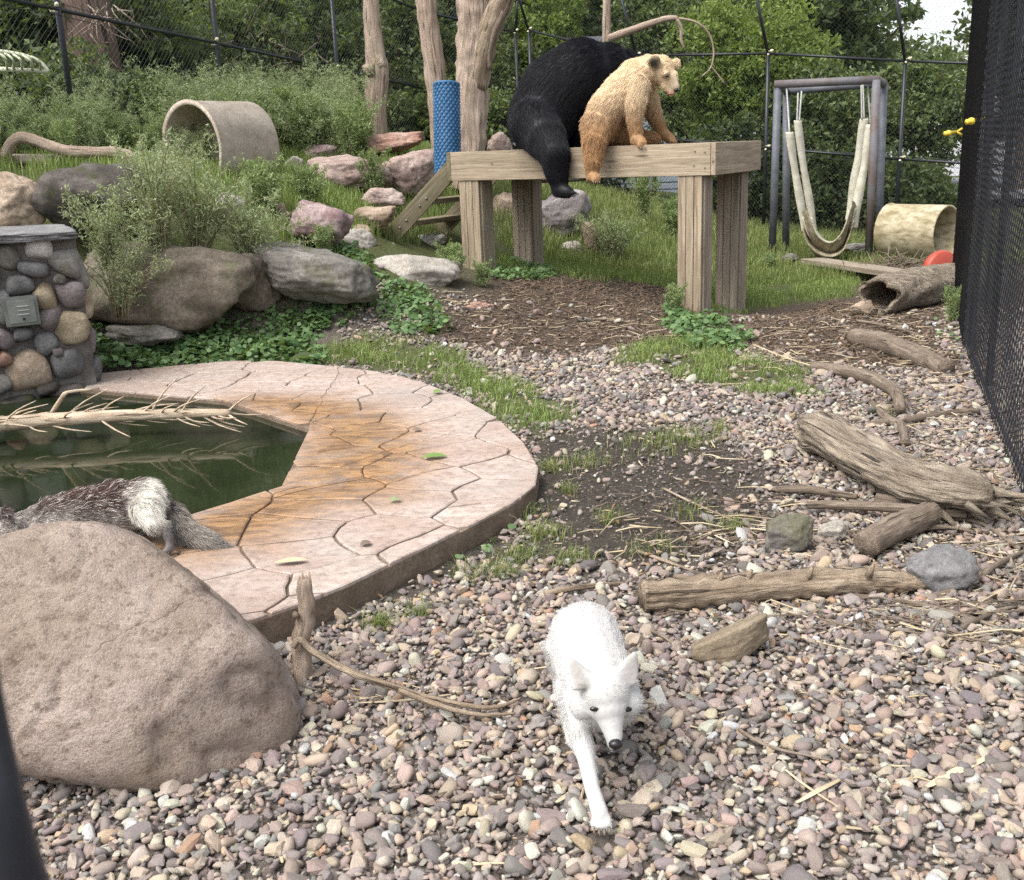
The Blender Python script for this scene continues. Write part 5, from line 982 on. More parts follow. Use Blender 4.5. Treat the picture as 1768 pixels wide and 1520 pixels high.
# two thick brown trunks behind the far left fence
for (x, w, Y, lab) in ((172, 88, 13.4, 'thick smooth brown tree trunk behind the left fence'), (88, 52, 14.6, 'narrower brown tree trunk at far left behind the fence')):
    P = at(x, 200, Y); z_ = hz(P[0], Y); r_ = w/2/pxm(P); MB().tube([(P[0]+.05, Y, z_-.3), (P[0], Y, z_+1.5), (P[0]-.05, Y, z_+3.2), (P[0]-.1, Y, z_+5)], [r_*1.15, r_, r_*.95, r_*.85], 24, rough=.05).build('trunk', M['bark_far'], thing('tree', (P[0], Y, z_), lab, 'tree'))
# bare twiggy vines tangled in the left fence
vt = thing('bare_vine', at(480, 150, 15.0), 'tangle of bare grey vines hanging on the left fence', 'vine'); mb = MB()
for i in range(40):
    x0, y0 = vr.uniform(380, 560), vr.uniform(60, 190); Yv = 14.0+(x0-374)/208*2.9+.25; P = at(x0, y0, Yv); d = np.array([vr.normal(0, .4), vr.normal(0, .1), vr.normal(0, .3)]); mb.tube(spline([P, P+d*.5+vr.normal(0, .06, 3), P+d], 7), list(np.linspace(.009, .003, 7)), 4)
mb.build('stems', M['stick'], vt)['kind'] = 'stuff'
vt = thing('bare_vine', at(190, 30, 12.2), 'thin bare twigs before the thick brown trunk', 'vine'); mb = MB()
for i in range(16):
    P = at(vr.uniform(150, 205), vr.uniform(0, 60), 12.4); d = np.array([vr.normal(0, .25), 0, -vr.uniform(.2, .5)]); mb.tube(spline([P, P+d*.5+vr.normal(0, .06, 3), P+d], 6), list(np.linspace(.008, .003, 6)), 4)
mb.build('stems', M['dead'], vt)['kind'] = 'stuff'

# feathery weeds: a few kinds of plant, copied
def weed_mesh(seed, n, h, spread, lf, lw, dens):
    r = np.random.default_rng(seed); mb = MB(); P = []
    for i in range(n):
        a_ = r.uniform(0, 6.28); lean = r.uniform(.1, 1)*spread; H = h*r.uniform(.55, 1); e = np.array([math.cos(a_)*lean, math.sin(a_)*lean, H]); s_ = np.array([math.cos(a_), math.sin(a_), 0])*r.uniform(0, .07); md = e*np.array([.35, .35, .55])+r.normal(0, .02, 3)
        sp_ = spline([s_, md, e+np.array([0, 0, -.06*lean])], 9); mb.tube(sp_, list(np.linspace(.006, .002, 9)), 4)
        for k_ in range(dens):
            q = r.uniform(.12, 1)**.8; b_ = sp_[min(8, int(q*8))]+(sp_[min(8, int(q*8)+1)]-sp_[min(8, int(q*8))])*(q*8 % 1); br = unit(r.normal(size=3)+np.array([0, 0, .5]))*r.uniform(.04, .13)*(1.25-q*.8)
            for w_ in range(6): P.append(b_+br*(w_+.4)/6*1.35+r.normal(0, .012, 3))
    return mb, np.array(P), lf, lw
WEED = []
for (sd, n, h, sp_, lf, lw, dn, mt) in ((1, 30, .85, .5, .036, .0038, 22, 'leaf_sage'), (2, 28, .62, .6, .036, .0038, 22, 'leaf_sage'), (3, 26, .5, .34, .045, .005, 28, 'leaf_weed'), (4, 16, .66, .22, .042, .0046, 30, 'leaf_weed')):
    mb, P, lf, lw = weed_mesh(sd, n, h, sp_, lf, lw, dn); d = unit(vr.normal(size=P.shape)+np.array([0, 0, .35])); s_ = unit(np.cross(d, vr.normal(size=P.shape)))
    q = np.stack([P-d*lf*.5, P+s_*lw, P+d*lf*.5, P-s_*lw], 1); WEED.append((mesh_k('foliage', q.reshape(-1, 3), 4), mesh_np('stems', mb.v, mb.f), mt))
def weed(k, P, s, label, yaw=0, tilt=(0, 0), group='feathery weeds on the bank'):
    t_ = thing('weed', P, label, 'weed', group); Mx = Matrix.Translation(V3(P)) @ Euler((tilt[0], tilt[1], yaw)).to_matrix().to_4x4() @ Matrix.Scale(s, 4)
    put('foliage', WEED[k][0], M[WEED[k][2]], t_, Mx); put('stems', WEED[k][1], M['weed_stem'], t_, Mx)
WD = [(0, 270, 430, 7.95, 1.15, (0, 0), 'large feathery grey green weed over the long brown boulder'), (1, 340, 420, 8.2, 1.2, (0, .2), 'bushy feathery weed in front of the round pale rock'), (1, 420, 445, 8.3, 1.1, (.3, .2), 'feathery weed drooping over the broad grey boulder'), (0, 205, 530, 7.45, .85, (.2, 0), 'feathery weed against the long boulder left end'), (1, 185, 440, 7.7, .9, (.2, 0), 'loose weed hanging beside the pillar cap'),
 (0, 285, 340, 9.0, .8, (0, 0), 'tall feathery weed below the concrete pipe mouth'), (2, 450, 335, 9.7, 1.1, (0, 0), 'green weed below the concrete pipe right side'), (2, 530, 345, 10.4, .9, (0, 0), 'low green weed above the purplish rose boulder'),
 (3, 600, 250, 13.0, 1.1, (0, 0), 'weed tuft before the reddish slab'), (3, 645, 300, 11.8, .9, (0, 0), 'weed growing between the two pink boulders'), (1, 1055, 430, 12.4, 1.0, (0, 0), 'dark bushy weed under the platform near the upright stone'), (2, 1060, 425, 12.6, .9, (0, 0), 'green weed just behind the dark bushy weed'),
 (2, 1165, 370, 14.5, 1.2, (0, 0), 'tall pale weed under the deck near the fence'), (3, 1110, 375, 15.5, 1.2, (0, 0), 'weed before the fence under the deck'), (2, 780, 480, 9.6, .7, (0, 0), 'low weed at the left front post foot'), (2, 830, 500, 9.6, .5, (.2, .3), 'sprawling weed beside the flattish pale rock'), (2, 1165, 540, 9.2, .55, (0, 0), 'grassy weed left of the right front post'),
 (3, 1640, 600, 8.3, .5, (0, 0), 'small weed climbing the side fence foot'), (2, 560, 430, 9.1, .5, (0, 0), 'small weed at the rose boulder foot'), (2, 1330, 430, 13.0, .5, (0, 0), 'weed at the right back post of the platform')]
for (k, x, y, Y, s, ti, lab) in WD:
    P = at(x, y, Y); P[2] = max(hz(P[0], Y), P[2]-.08) if Y < 9 else hz(P[0], Y); weed(k, P, s, lab, vr.uniform(0, 6), ti)
# the back-left thicket of the same weeds reads as one mass
tp_ = []; 
for _ in range(900):
    x, Y = vr.uniform(-40, 640), vr.uniform(9.4, 15.2); P = at(x, 500, Y); z_ = hz(P[0], Y); sx, sy_, _w2 = seen((P[0], Y, z_))
    if -3.0 < P[0]+0 < -2.1 and 10.4 < Y < 11.8: continue
    if Y < 10.9 and x > 240 and x < 520: continue
    if Y < 13.2 and x > 470: continue
    if Y < 10.3 and x < 250 and vr.random() < .8: continue
    tp_.append((P[0], Y, z_))
tp_ = np.array(tp_)[:420]; fs_ = [o for o in COL.objects if o.name.startswith('foliage')]; src = [next(o for o in fs_ if o.data == WEED[k][0]) for k in range(4)]
nT = len(tp_); sc_ = vr.uniform(.7, 1.35, nT); kidx = vr.choice([0, 2, 3], nT)
sca = np.where(tp_[:, 1] > 12, sc_, sc_*.75)
th_ = scatter('weed_thicket', tp_, np.column_stack([vr.normal(0, .15, nT), vr.normal(0, .15, nT), vr.uniform(0, 6, nT)]), np.repeat(sca[:, None], 3, 1), None, kidx, src, None); tag(th_, 'thicket of feathery grey green weeds along the left fence', 'weeds')

# grass
def blades(name, label, P, h, w, mat, lean=.45):
    n = len(P); a_ = vr.uniform(0, 6.28, n); d = np.column_stack([np.cos(a_), np.sin(a_), np.zeros(n)]); s_ = np.column_stack([-np.sin(a_), np.cos(a_), np.zeros(n)])*(w*vr.uniform(.6, 1.3, n))[:, None]; H = (h*vr.uniform(.5, 1.25, n)) if np.isscalar(h) else h*vr.uniform(.6, 1.2, n)
    up = np.array([0, 0, 1.0]); ln = vr.uniform(.05, 1, n)*lean; m1 = P+up*(H*.6)[:, None]+d*(H*.3*ln)[:, None]; tip = P+up*(H*(1-.25*ln))[:, None]+d*(H*ln)[:, None]
    V = np.stack([P-s_, P+s_, m1+s_*.8, m1-s_*.8], 1); V2 = np.stack([m1-s_*.8, m1+s_*.8, tip+s_*.12, tip-s_*.12], 1); o = put(name, mesh_k(name, np.concatenate([V, V2], 1).reshape(-1, 3), 4), M[mat]); return tag(o, label, 'grass', kind='stuff')
def inpoly(poly, n, noise_cut=None, keep=None):
    lo, hi = poly.min(0)-.1, poly.max(0)+.1; Q_ = vr.uniform(lo, hi, (n, 2)); sd = sdpoly(Q_, poly)+.22*fbm(np.column_stack([Q_*2.2, np.zeros(n)]), 4); Q_ = Q_[sd > .28*vr.random(n)**2-.03]
    if noise_cut is not None: Q_ = Q_[fbm(np.column_stack([Q_*2.2, np.ones(len(Q_))]), 3) > noise_cut+vr.normal(0, .12, len(Q_))]
    Q_ = Q_[sdpoly(Q_, outer) < -.01]
    return np.column_stack([Q_, hfun(Q_[:, 0], Q_[:, 1])-.005])
blades('lawn_grass', 'short green lawn under and behind the platform', inpoly(Z['lawn'], 190000, -.2), .07, .0038, 'grass')
blades('edge_grass', 'taller grass fringe along the back of the patio', inpoly(Z['strip'], 22000, -.1), .085, .0024, 'grass', 1.2)
blades('strip_grass', 'grass strip in front of the right platform posts', inpoly(Z['strip_near_post'], 18000, -.1), .075, .0024, 'grass', 1.2)
bank = gpoly([(430, 330), (560, 335), (700, 345), (700, 400), (640, 420), (560, 430), (420, 440)]); bank2 = np.array([(-5.5, 9.3), (-2.2, 9.3), (-.8, 11), (-.3, 13), (.4, 17), (-2.2, 19), (-6, 15)]); lawn2 = np.array([(-.3, 12), (2.5, 11.6), (7, 13), (7.5, 18), (.5, 20)])
blades('bank_grass', 'rough green grass over the left bank', np.vstack([inpoly(bank, 12000, -.3), inpoly(bank2, 110000, -.25)]), .16, .004, 'grass')
blades('back_grass', 'longer grass before the back fence', inpoly(lawn2, 60000, -.25), .16, .005, 'grass_dry')
tf = []
for (x, y, n, r_) in [(980, 855, 50, .05), (1048, 908, 60, .05), (940, 930, 160, .09), (900, 970, 160, .1), (985, 975, 120, .09), (870, 1000, 80, .07), (655, 1092, 110, .045), (720, 1065, 50, .06), (1010, 805, 120, .14), (1140, 770, 300, .25), (1210, 760, 180, .2), (1260, 925, 80, .1), (1130, 960, 60, .1), (950, 815, 120, .09), (905, 890, 90, .08), (1240, 745, 60, .05), (820, 1000, 70, .1), (1190, 895, 60, .1), (760, 680, 50, .03), (480, 1075, 60, .08), (1510, 715, 40, .1)]:
    c_ = g0(x, y); q = c_[:2]+vr.normal(0, r_*.5, (n, 2)); q = q[sdpoly(q, outer) < -.005] if not (x == 760) else q; tf.append(np.column_stack([q, hfun(q[:, 0], q[:, 1]) if x != 760 else np.full(len(q), PZ)]))
blades('grass_tufts', 'scattered small grass tufts on soil and gravel', np.vstack(tf), .07, .0018, 'grass_dry', 1.3)
# ground ivy
def ivy(name, label, polys, dens_, L):
    PP = []
    for p in polys:
        ar = abs((p[:, 0]*np.roll(p[:, 1], -1)-np.roll(p[:, 0], -1)*p[:, 1]).sum())/2; n = int(dens_*max(ar, .02)*2.2)+60; q = inpoly(p, n)
        if len(q): q[:, 2] += vr.uniform(.01, .12, len(q))*np.clip(.55+fbm(np.column_stack([q[:, :2]*2.5, np.zeros(len(q))]), 2), .15, 1.2); PP.append(q)
    P = np.vstack(PP); n = len(P); d = vr.normal(size=(n, 3)); d[:, 2] *= .35; d = unit(d); nn = unit(vr.normal(size=(n, 3))*.55+np.array([0, -.25, 1])); s_ = unit(np.cross(d, nn)); l_ = (L*vr.uniform(.6, 1.35, n))[:, None]; an = np.arange(7)*2*math.pi/7
    V = np.stack([P+d*l_*.5*math.cos(a_)*(1.05 if k_ else 1.2)+s_*l_*.5*math.sin(a_)+nn*l_*.1*abs(math.sin(a_)) for k_, a_ in enumerate(an)], 1); o = put(name, mesh_k(name, V.reshape(-1, 3), 7), M['leaf_ivy']); return tag(o, label, 'ground cover', kind='stuff')
ivy('ground_ivy', 'round-leaved green ivy below the boulder row', IVY[:3]+[gpoly([(400, 500), (470, 470), (480, 520), (420, 560)])], 2600, .043); ivy('ground_ivy', 'ivy clump at the foot of the right front post', IVY[3:5], 2600, .043); ivy('edge_ivy', 'small leafy creepers along the patio front edge', IVY[5:], 900, .036)
# litter: mulch chips, needles, straw and fine twigs
mu = []; Q_ = inpoly(Z['mulch'], 11000); mb = MB()
for p in Q_[:5200]:
    L = vr.uniform(.012, .05); a_ = vr.uniform(0, 6.28); w_ = vr.uniform(.002, .007); d = np.array([math.cos(a_), math.sin(a_), vr.normal(0, .25)])*L; mb.tube([p-d+np.array([0, 0, .012]), p+d+np.array([0, 0, .014])], w_, 3, cap=False)
tag(mb.build('mulch', bark_mat('mulch_chips', (.07, .048, .034), (.16, .115, .082), (.28, .22, .165), s=(3, 3, 3), bs=.2), None, False, False), 'brown bark mulch and needles around the platform', kind='stuff')
mb = MB(); ms_ = MB()
for (x, y, n, sx_, sy2, lo_, hi_) in [(1150, 570, 90, 90, 14, .08, .3), (1350, 620, 70, 70, 18, .1, .35), (1480, 560, 120, 80, 30, .08, .3), (1600, 600, 70, 40, 40, .06, .25), (1000, 560, 70, 80, 25, .05, .2), (830, 530, 60, 40, 20, .06, .22), (1250, 930, 90, 90, 30, .05, .3), (1500, 900, 110, 100, 45, .05, .26), (1680, 930, 110, 45, 60, .06, .3), (1600, 760, 120, 75, 60, .05, .3), (1600, 680, 60, 50, 40, .06, .3), (1420, 1080, 60, 120, 25, .06, .35), (1680, 1080, 80, 60, 40, .1, .45), (1350, 760, 50, 120, 50, .04, .2), (900, 1250, 26, 330, 160, .03, .14), (1500, 1300, 34, 200, 120, .03, .12), (640, 1210, 16, 60, 18, .06, .2), (1120, 850, 40, 90, 60, .03, .15)]:
    for i in range(n):
        xx, yy = x+vr.normal(0, sx_), y+vr.normal(0, sy2)
        if yy > 1510 or yy < 505: continue
        p = g0(xx, yy, .022)
        if sdpoly(p[None, :2], outer)[0] > -.02: continue
        L = vr.uniform(lo_, hi_)*.5; a_ = vr.uniform(0, 6.28); d = np.array([math.cos(a_), math.sin(a_)*.7, vr.normal(0, .08)])*L; k_ = vr.random() < .42
        (mb if k_ else ms_).tube([p-d, p+vr.normal(0, .08*L, 3), p+d], [.0028*(.7+vr.random()), .003, .0014], 4, cap=False)
tag(mb.build('straw_litter', M['straw'], None, False, False), 'scattered straw and dry stems on the ground', kind='stuff'); tag(ms_.build('twig_litter', M['stick'], None, False, False), 'scattered fine brown twigs on the ground', kind='stuff')

lq = []
for (x, y, n, sx_, sy2) in [(1100, 1200, 90, 380, 150), (1500, 980, 70, 150, 90), (1150, 870, 50, 120, 70), (700, 1200, 40, 110, 110), (1000, 590, 90, 160, 40), (1450, 610, 80, 120, 50), (1250, 700, 40, 150, 50), (700, 450, 40, 90, 50)]:
    for i in range(n):
        xx, yy = x+vr.normal(0, sx_), y+vr.normal(0, sy2)
        if 480 < yy < 1510 and -20 < xx < 1790:
            p = g0(xx, yy, .024)
            if sdpoly(p[None, :2], outer)[0] < -.02 and not (p[0] < -.55 and p[1] < 3.3): lq.append(p)
lq = np.array(lq); nl = len(lq); o = put('leaf_litter', mesh_k('leaf_litter', leaves(lq, .032*vr.uniform(.5, 1.4, nl), .016*vr.uniform(.5, 1.3, nl), upb=4.0, fold=.3).reshape(-1, 3), 4), leaf_mat('dead_leaf', (.09, .05, .028), (.2, .12, .065), (.38, .28, .16), .1, .8)); tag(o, 'scattered small brown dead leaves on gravel and mulch', kind='stuff')

# ------------------------------------------------------------------ beyond the fence: shed, road, white van
sd_ = at(1150, 250, 25.5); sh = thing('shed', (sd_[0], 25.5, hz(sd_[0], 25.5)), 'blue grey shed glimpsed behind the back fence and bushes', 'shed'); z0 = hz(sd_[0], 25.5)-.3
MB().box((sd_[0], 26.2, z0+1.6), (4.6, 1.4, 3.2)).build('wall', M['greywall'], sh, False)
for i in range(20): MB().box((sd_[0], 25.48, z0+.12+i*.16), (4.62, .035, .13)).build('siding_board', M['greywall'], sh, False)
MB().add([(sd_[0]-2.5, 25.2, z0+3.15), (sd_[0]+2.5, 25.2, z0+3.15), (sd_[0]+2.5, 26.9, z0+3.9), (sd_[0]-2.5, 26.9, z0+3.9), (sd_[0]-2.5, 25.2, z0+3.22), (sd_[0]+2.5, 25.2, z0+3.22), (sd_[0]+2.5, 26.9, z0+3.97), (sd_[0]-2.5, 26.9, z0+3.97)], [(0, 1, 2, 3), (4, 7, 6, 5), (0, 4, 5, 1), (1, 5, 6, 2), (2, 6, 7, 3), (3, 7, 4, 0)]).build('roof', M['steel'], sh, False)
zr = max(hz(9, 24), hz(13, 30), hz(7, 27))+.04; tag(MB().box((14, 29, zr-.04), (16, 10, .1)).build('road', M['asphalt'], None, False), 'pale asphalt road beyond the back fence', kind='structure')
vc = at(1655, 275, 27.5); vz = zr+.01; cr_ = thing('parked_van', (vc[0], 27.5, vz), 'white van parked beyond the back fence at the right', 'van')
prof = [(-2.1, .35), (-2.1, 1.0), (-1.95, 1.1), (-1.2, 1.2), (-.7, 1.85), (1.9, 1.9), (2.05, 1.2), (2.1, .35)]; V = [(vc[0]+x_, 27.5+y_, vz+z_) for y_ in (-.85, .85) for x_, z_ in prof]; n = len(prof)
MB().add(V, [tuple(range(n)), tuple(range(2*n-1, n-1, -1))]+[(i, n+i, n+(i+1) % n, (i+1) % n) for i in range(n)]).build('body', M['carwhite'], cr_, False)
for x0, x1 in ((-.85, .1), (.25, 1.0), (1.1, 1.75)): MB().add([(vc[0]+x0+(-.25 if x0 < 0 else 0), 26.64, vz+1.2), (vc[0]+x1, 26.64, vz+1.2), (vc[0]+x1, 26.64, vz+1.72), (vc[0]+x0+(.15 if x0 < 0 else 0), 26.64, vz+1.72)], [(0, 1, 2, 3)]).build('window', M['glass'], cr_, False)
for x_ in (-1.3, 1.3):
    w_ = MB().tube([(vc[0]+x_, 26.6, vz+.33), (vc[0]+x_, 26.85, vz+.33)], .33, 20).build('wheel', M['tyre'], cr_); MB().tube([(vc[0]+x_, 26.58, vz+.33), (vc[0]+x_, 26.6, vz+.33)], .19, 16).build('rim', M['galv'], w_)
MB().box((vc[0]-2.1, 27.0, vz+.85), (.04, .3, .16)).build('headlight', M['cream'], cr_, False)
# ------------------------------------------------------------------ animals
def caps(mb, p0, r0, p1, r1, seg=18):
    p0, p1 = np.asarray(p0, float), np.asarray(p1, float); d = p1-p0; L = np.linalg.norm(d); n = 9; pts = []; rad = []
    t_ = d/(L+1e-9)
    for i in range(5): a_ = math.pi/2*(1-i/5); pts.append(p0-t_*r0*math.sin(a_)); rad.append(max(r0*math.cos(a_), r0*.05))
    for q in np.linspace(0, 1, n): pts.append(p0+d*q); rad.append(r0+(r1-r0)*q)
    for i in range(1, 6): a_ = math.pi/2*i/5; pts.append(p1+t_*r1*math.sin(a_)); rad.append(max(r1*math.cos(a_), r1*.05))
    mb.tube(pts, rad, seg)
def ell(mb, c, r, Rm=None):
    D, Fc = ico(3); V = D*np.asarray(r, float)
    if Rm is not None: V = V @ np.array(Rm).T
    mb.add(V+np.asarray(c, float), Fc)
def body_mesh(name, mb, voxel, it=5):
    me = mesh_np(name+'_raw', mb.v, mb.f); o = bpy.data.objects.new(name+'_raw', me); COL.objects.link(o)
    md = o.modifiers.new('r', 'REMESH'); md.mode = 'VOXEL'; md.voxel_size = voxel; sm_ = o.modifiers.new('s', 'SMOOTH'); sm_.factor = .5; sm_.iterations = it
    bpy.context.view_layer.update(); dg = bpy.context.evaluated_depsgraph_get(); out = bpy.data.meshes.new_from_object(o.evaluated_get(dg)); out.name = name
    bpy.data.objects.remove(o); bpy.data.meshes.remove(me); out.materials.clear(); return shade(out)
def fur_mat(name, rough=.55, spec=.25):
    m, t, b = nodes(name); an = N(t, 'Attribute', attribute_name='hcol'); t.links.new(an.outputs['Color'], b.inputs['Base Color']); b.inputs['Roughness'].default_value = rough; b.inputs['Specular IOR Level'].default_value = spec; return m
def fur(parent, me, flows, n, length, colour, radius, lift=.45, seed=1, clump=.25, mat='fur', droop=.15):
    """hair curves grown from a body mesh; flows = list of (p0, p1, r, length factor)"""
    r = np.random.default_rng(seed); me.calc_loop_triangles(); nt_ = len(me.loop_triangles); T = np.empty(nt_*3, np.int32); me.loop_triangles.foreach_get('vertices', T); T = T.reshape(-1, 3)
    V = np.empty(len(me.vertices)*3, np.float32); me.vertices.foreach_get('co', V); V = V.reshape(-1, 3).astype(float); A, B, C2 = V[T[:, 0]], V[T[:, 1]], V[T[:, 2]]; cr = np.cross(B-A, C2-A); ar = np.linalg.norm(cr, axis=1)
    ti = r.choice(nt_, n, p=ar/ar.sum()); u, w = r.random(n), r.random(n); f = u+w > 1; u[f], w[f] = 1-u[f], 1-w[f]; P = A[ti]+(B-A)[ti]*u[:, None]+(C2-A)[ti]*w[:, None]; nn = unit(cr[ti])
    fl = np.zeros((n, 3)); wt = np.zeros(n); lf = np.zeros(n)
    for (p0, p1, rr, k_) in flows:
        p0, p1 = np.asarray(p0, float), np.asarray(p1, float); d = p1-p0; L2 = d @ d; q = np.clip(((P-p0) @ d)/L2, 0, 1); ds = np.linalg.norm(P-(p0+q[:, None]*d), axis=1)-rr; ww = np.exp(-np.clip(ds, -.05, 9)/(.25*rr+.01)*1.2); fl += ww[:, None]*d/math.sqrt(L2); wt += ww; lf += ww*k_
    lf /= wt+1e-12; fl = unit(fl+1e-9); fl = unit(fl-nn*(fl*nn).sum(1, keepdims=True))
    cl = np.stack([pnoise(P*28+k_*11.) for k_ in range(3)], 1); d = unit(fl+nn*lift+cl*clump*1.6+r.normal(0, .12, (n, 3))); L = (length*lf*r.uniform(.6, 1.25, n))[:, None]
    g = np.array([0, 0, -droop]); K = 4; pos = np.stack([P-nn*.003+d*L*q+(g*L+(fl-nn*.25)*L*.35)*q*q for q in np.linspace(0, 1, K)], 1)
    cu = bpy.data.hair_curves.new('fur'); cu.add_curves([K]*n); cu.attributes['position'].data.foreach_set('vector', pos.astype(np.float32).ravel())
    ra = cu.attributes.new('radius', 'FLOAT', 'POINT') if 'radius' not in cu.attributes else cu.attributes['radius']; ra.data.foreach_set('value', np.tile(np.array([1, .9, .65, .15], np.float32)*radius, n))
    colr = np.clip(colour(P, nn, r), .002, 1); ha = cu.attributes.new('hcol', 'FLOAT_COLOR', 'POINT'); c4 = np.ones((n, K, 4), np.float32); c4[..., :3] = colr[:, None]; ha.data.foreach_set('color', c4.ravel())
    vn = np.empty(len(V)*3, np.float32); me.vertex_normals.foreach_get('vector', vn); vc_ = np.ones((len(V), 4), np.float32); vc_[:, :3] = np.clip(colour(V, vn.reshape(-1, 3).astype(float), r), .002, 1)*.85
    me.color_attributes.new('hcol', 'FLOAT_COLOR', 'POINT').data.foreach_set('color', vc_.ravel()); me.materials.clear(); me.materials.append(M[mat])
    cu.materials.append(M[mat]); o = bpy.data.objects.new('fur', cu); COL.objects.link(o); WM[o.name] = Matrix.Identity(4); attach(o, parent); return o
M['fur'] = fur_mat('fur'); M['fur_black'] = fur_mat('fur_black', .45, .2)
def skin_mat(name, c): return plain_mat(name, tuple(x*.8 for x in c), c, .8, bs=.2, s=40)
def sphere(name, c, r, mat, parent, sc3=(1, 1, 1), Rm=None):
    mb = MB(); ell(mb, c, np.asarray(sc3)*r, Rm); return mb.build(name, M[mat], parent, recentre=True)
def lerp(a, b, f): return np.asarray(a)*(1-f)[:, None]+np.asarray(b)*f[:, None]
def sstep(a, b, x): q = np.clip((x-a)/(b-a), 0, 1); return q*q*(3-2*q)
sc.cycles_curves.shape = 'RIBBONS'

def edge_point(x):                       # front face of the deck beam under column x
    q = (FL[:2]*0+FL[:2]); d = sight(x, 262); n = -ey[:2]; k_ = ((FL[:2]-ey[:2]*.024) @ n)/(d[:2] @ n); return d[1]*k_
# ---- black bear
def black_bear():
    Y0 = edge_point(940); S = lambda x, y, o=0.0: at(x, y, Y0+o); DK = 1.352+.138
    segs = [ # p0,r0,p1,r1
     (S(938, 200, .3), .33, S(960, 158, .33), .345), (S(960, 158, .33), .345, S(1004, 130, .36), .335), (S(1004, 130, .36), .335, S(1048, 122, .4), .25), (S(1046, 122, .4), .25, S(1080, 120, .42), .17), (S(1080, 118, .42), .165, S(1100, 124, .42), .15), (S(1098, 130, .42), .09, S(1122, 140, .42), .065),
     (S(925, 212, .12), .25, S(940, 236, -.02), .2), (S(940, 236, -.03), .2, S(956, 264, -.16), .145), (S(956, 264, -.16), .145, S(962, 300, -.17), .108), (S(962, 300, -.17), .105, S(966, 322, -.17), .08), (S(964, 328, -.18), .07, S(980, 332, -.24), .06),
     (S(1020, 160, .25), .16, S(1012, 215, .28), .11), (S(1012, 215, .28), .11, S(1006, 248, .3), .085), (S(1050, 160, .6), .15, S(1060, 215, .62), .11), (S(1060, 215, .62), .1, S(1065, 245, .62), .08), (S(985, 215, .45), .2, S(1010, 235, .75), .16)]
    mb = MB(); fl = []
    for p0, r0, p1, r1 in segs: caps(mb, p0, r0, p1, r1); fl.append((p0, p1, (r0+r1)/2, 1.0))
    fl[0] = (S(958, 152, .33), S(930, 215, .3), .35, 1.0); fl[1] = (S(1000, 130, .36), S(950, 155, .33), .37, 1.0); fl[2] = (S(1050, 120, .4), S(1000, 130, .36), .3, 1.0); fl[3] = (S(1080, 118, .42), S(1046, 122, .4), .2, .9); fl[4] = (S(1100, 124, .42), S(1080, 118, .42), .15, .6); fl[5] = (S(1122, 140, .42), S(1098, 130, .42), .08, .25)
    for k_ in (8, 9): fl[k_] = (*fl[k_][:3], .55)
    fl[10] = (*fl[10][:3], .25)
    for k_ in range(4): caps(mb, S(972+k_*5, 336-k_*1.2, -.215-.02*k_), .026, S(980+k_*4, 337-k_*1.2, -.26-.012*k_), .022, 10)
    for (x, y, o_) in ((1083, 97, .34), (1094, 98, .56)): ell(mb, S(x, y, o_), (.055, .03, .06))
    P0 = S(935, 262, .2); t_ = thing('bear', (P0[0], P0[1], DK), 'large black bear sitting on the platform with one leg dangling', 'bear'); me = body_mesh('body', mb, .018, 6)
    o = put('body', me, skin_mat('black_bear_skin', (.006, .006, .007)), t_)
    fur(o, me, fl, 85000, .06, lambda P, nn, r: np.array([.009, .009, .012])*r.uniform(.6, 1.6, (len(P), 1)), .0010, .26, 3, .12, 'fur_black')
    sphere('eye', S(1108, 122, .31), .014, 'eye', t_); sphere('nose', S(1128, 141, .42), .03, 'nosey', t_)
    for k_ in range(4): P = S(986+k_*2.5, 338-k_*1.5, -.29-.012*k_); MB().tube([P, P+np.array([.02, -.015, -.008]), P+np.array([.032, -.02, -.022])], [.007, .005, .001], 6).build('claw', M['nosey'], t_)
black_bear()
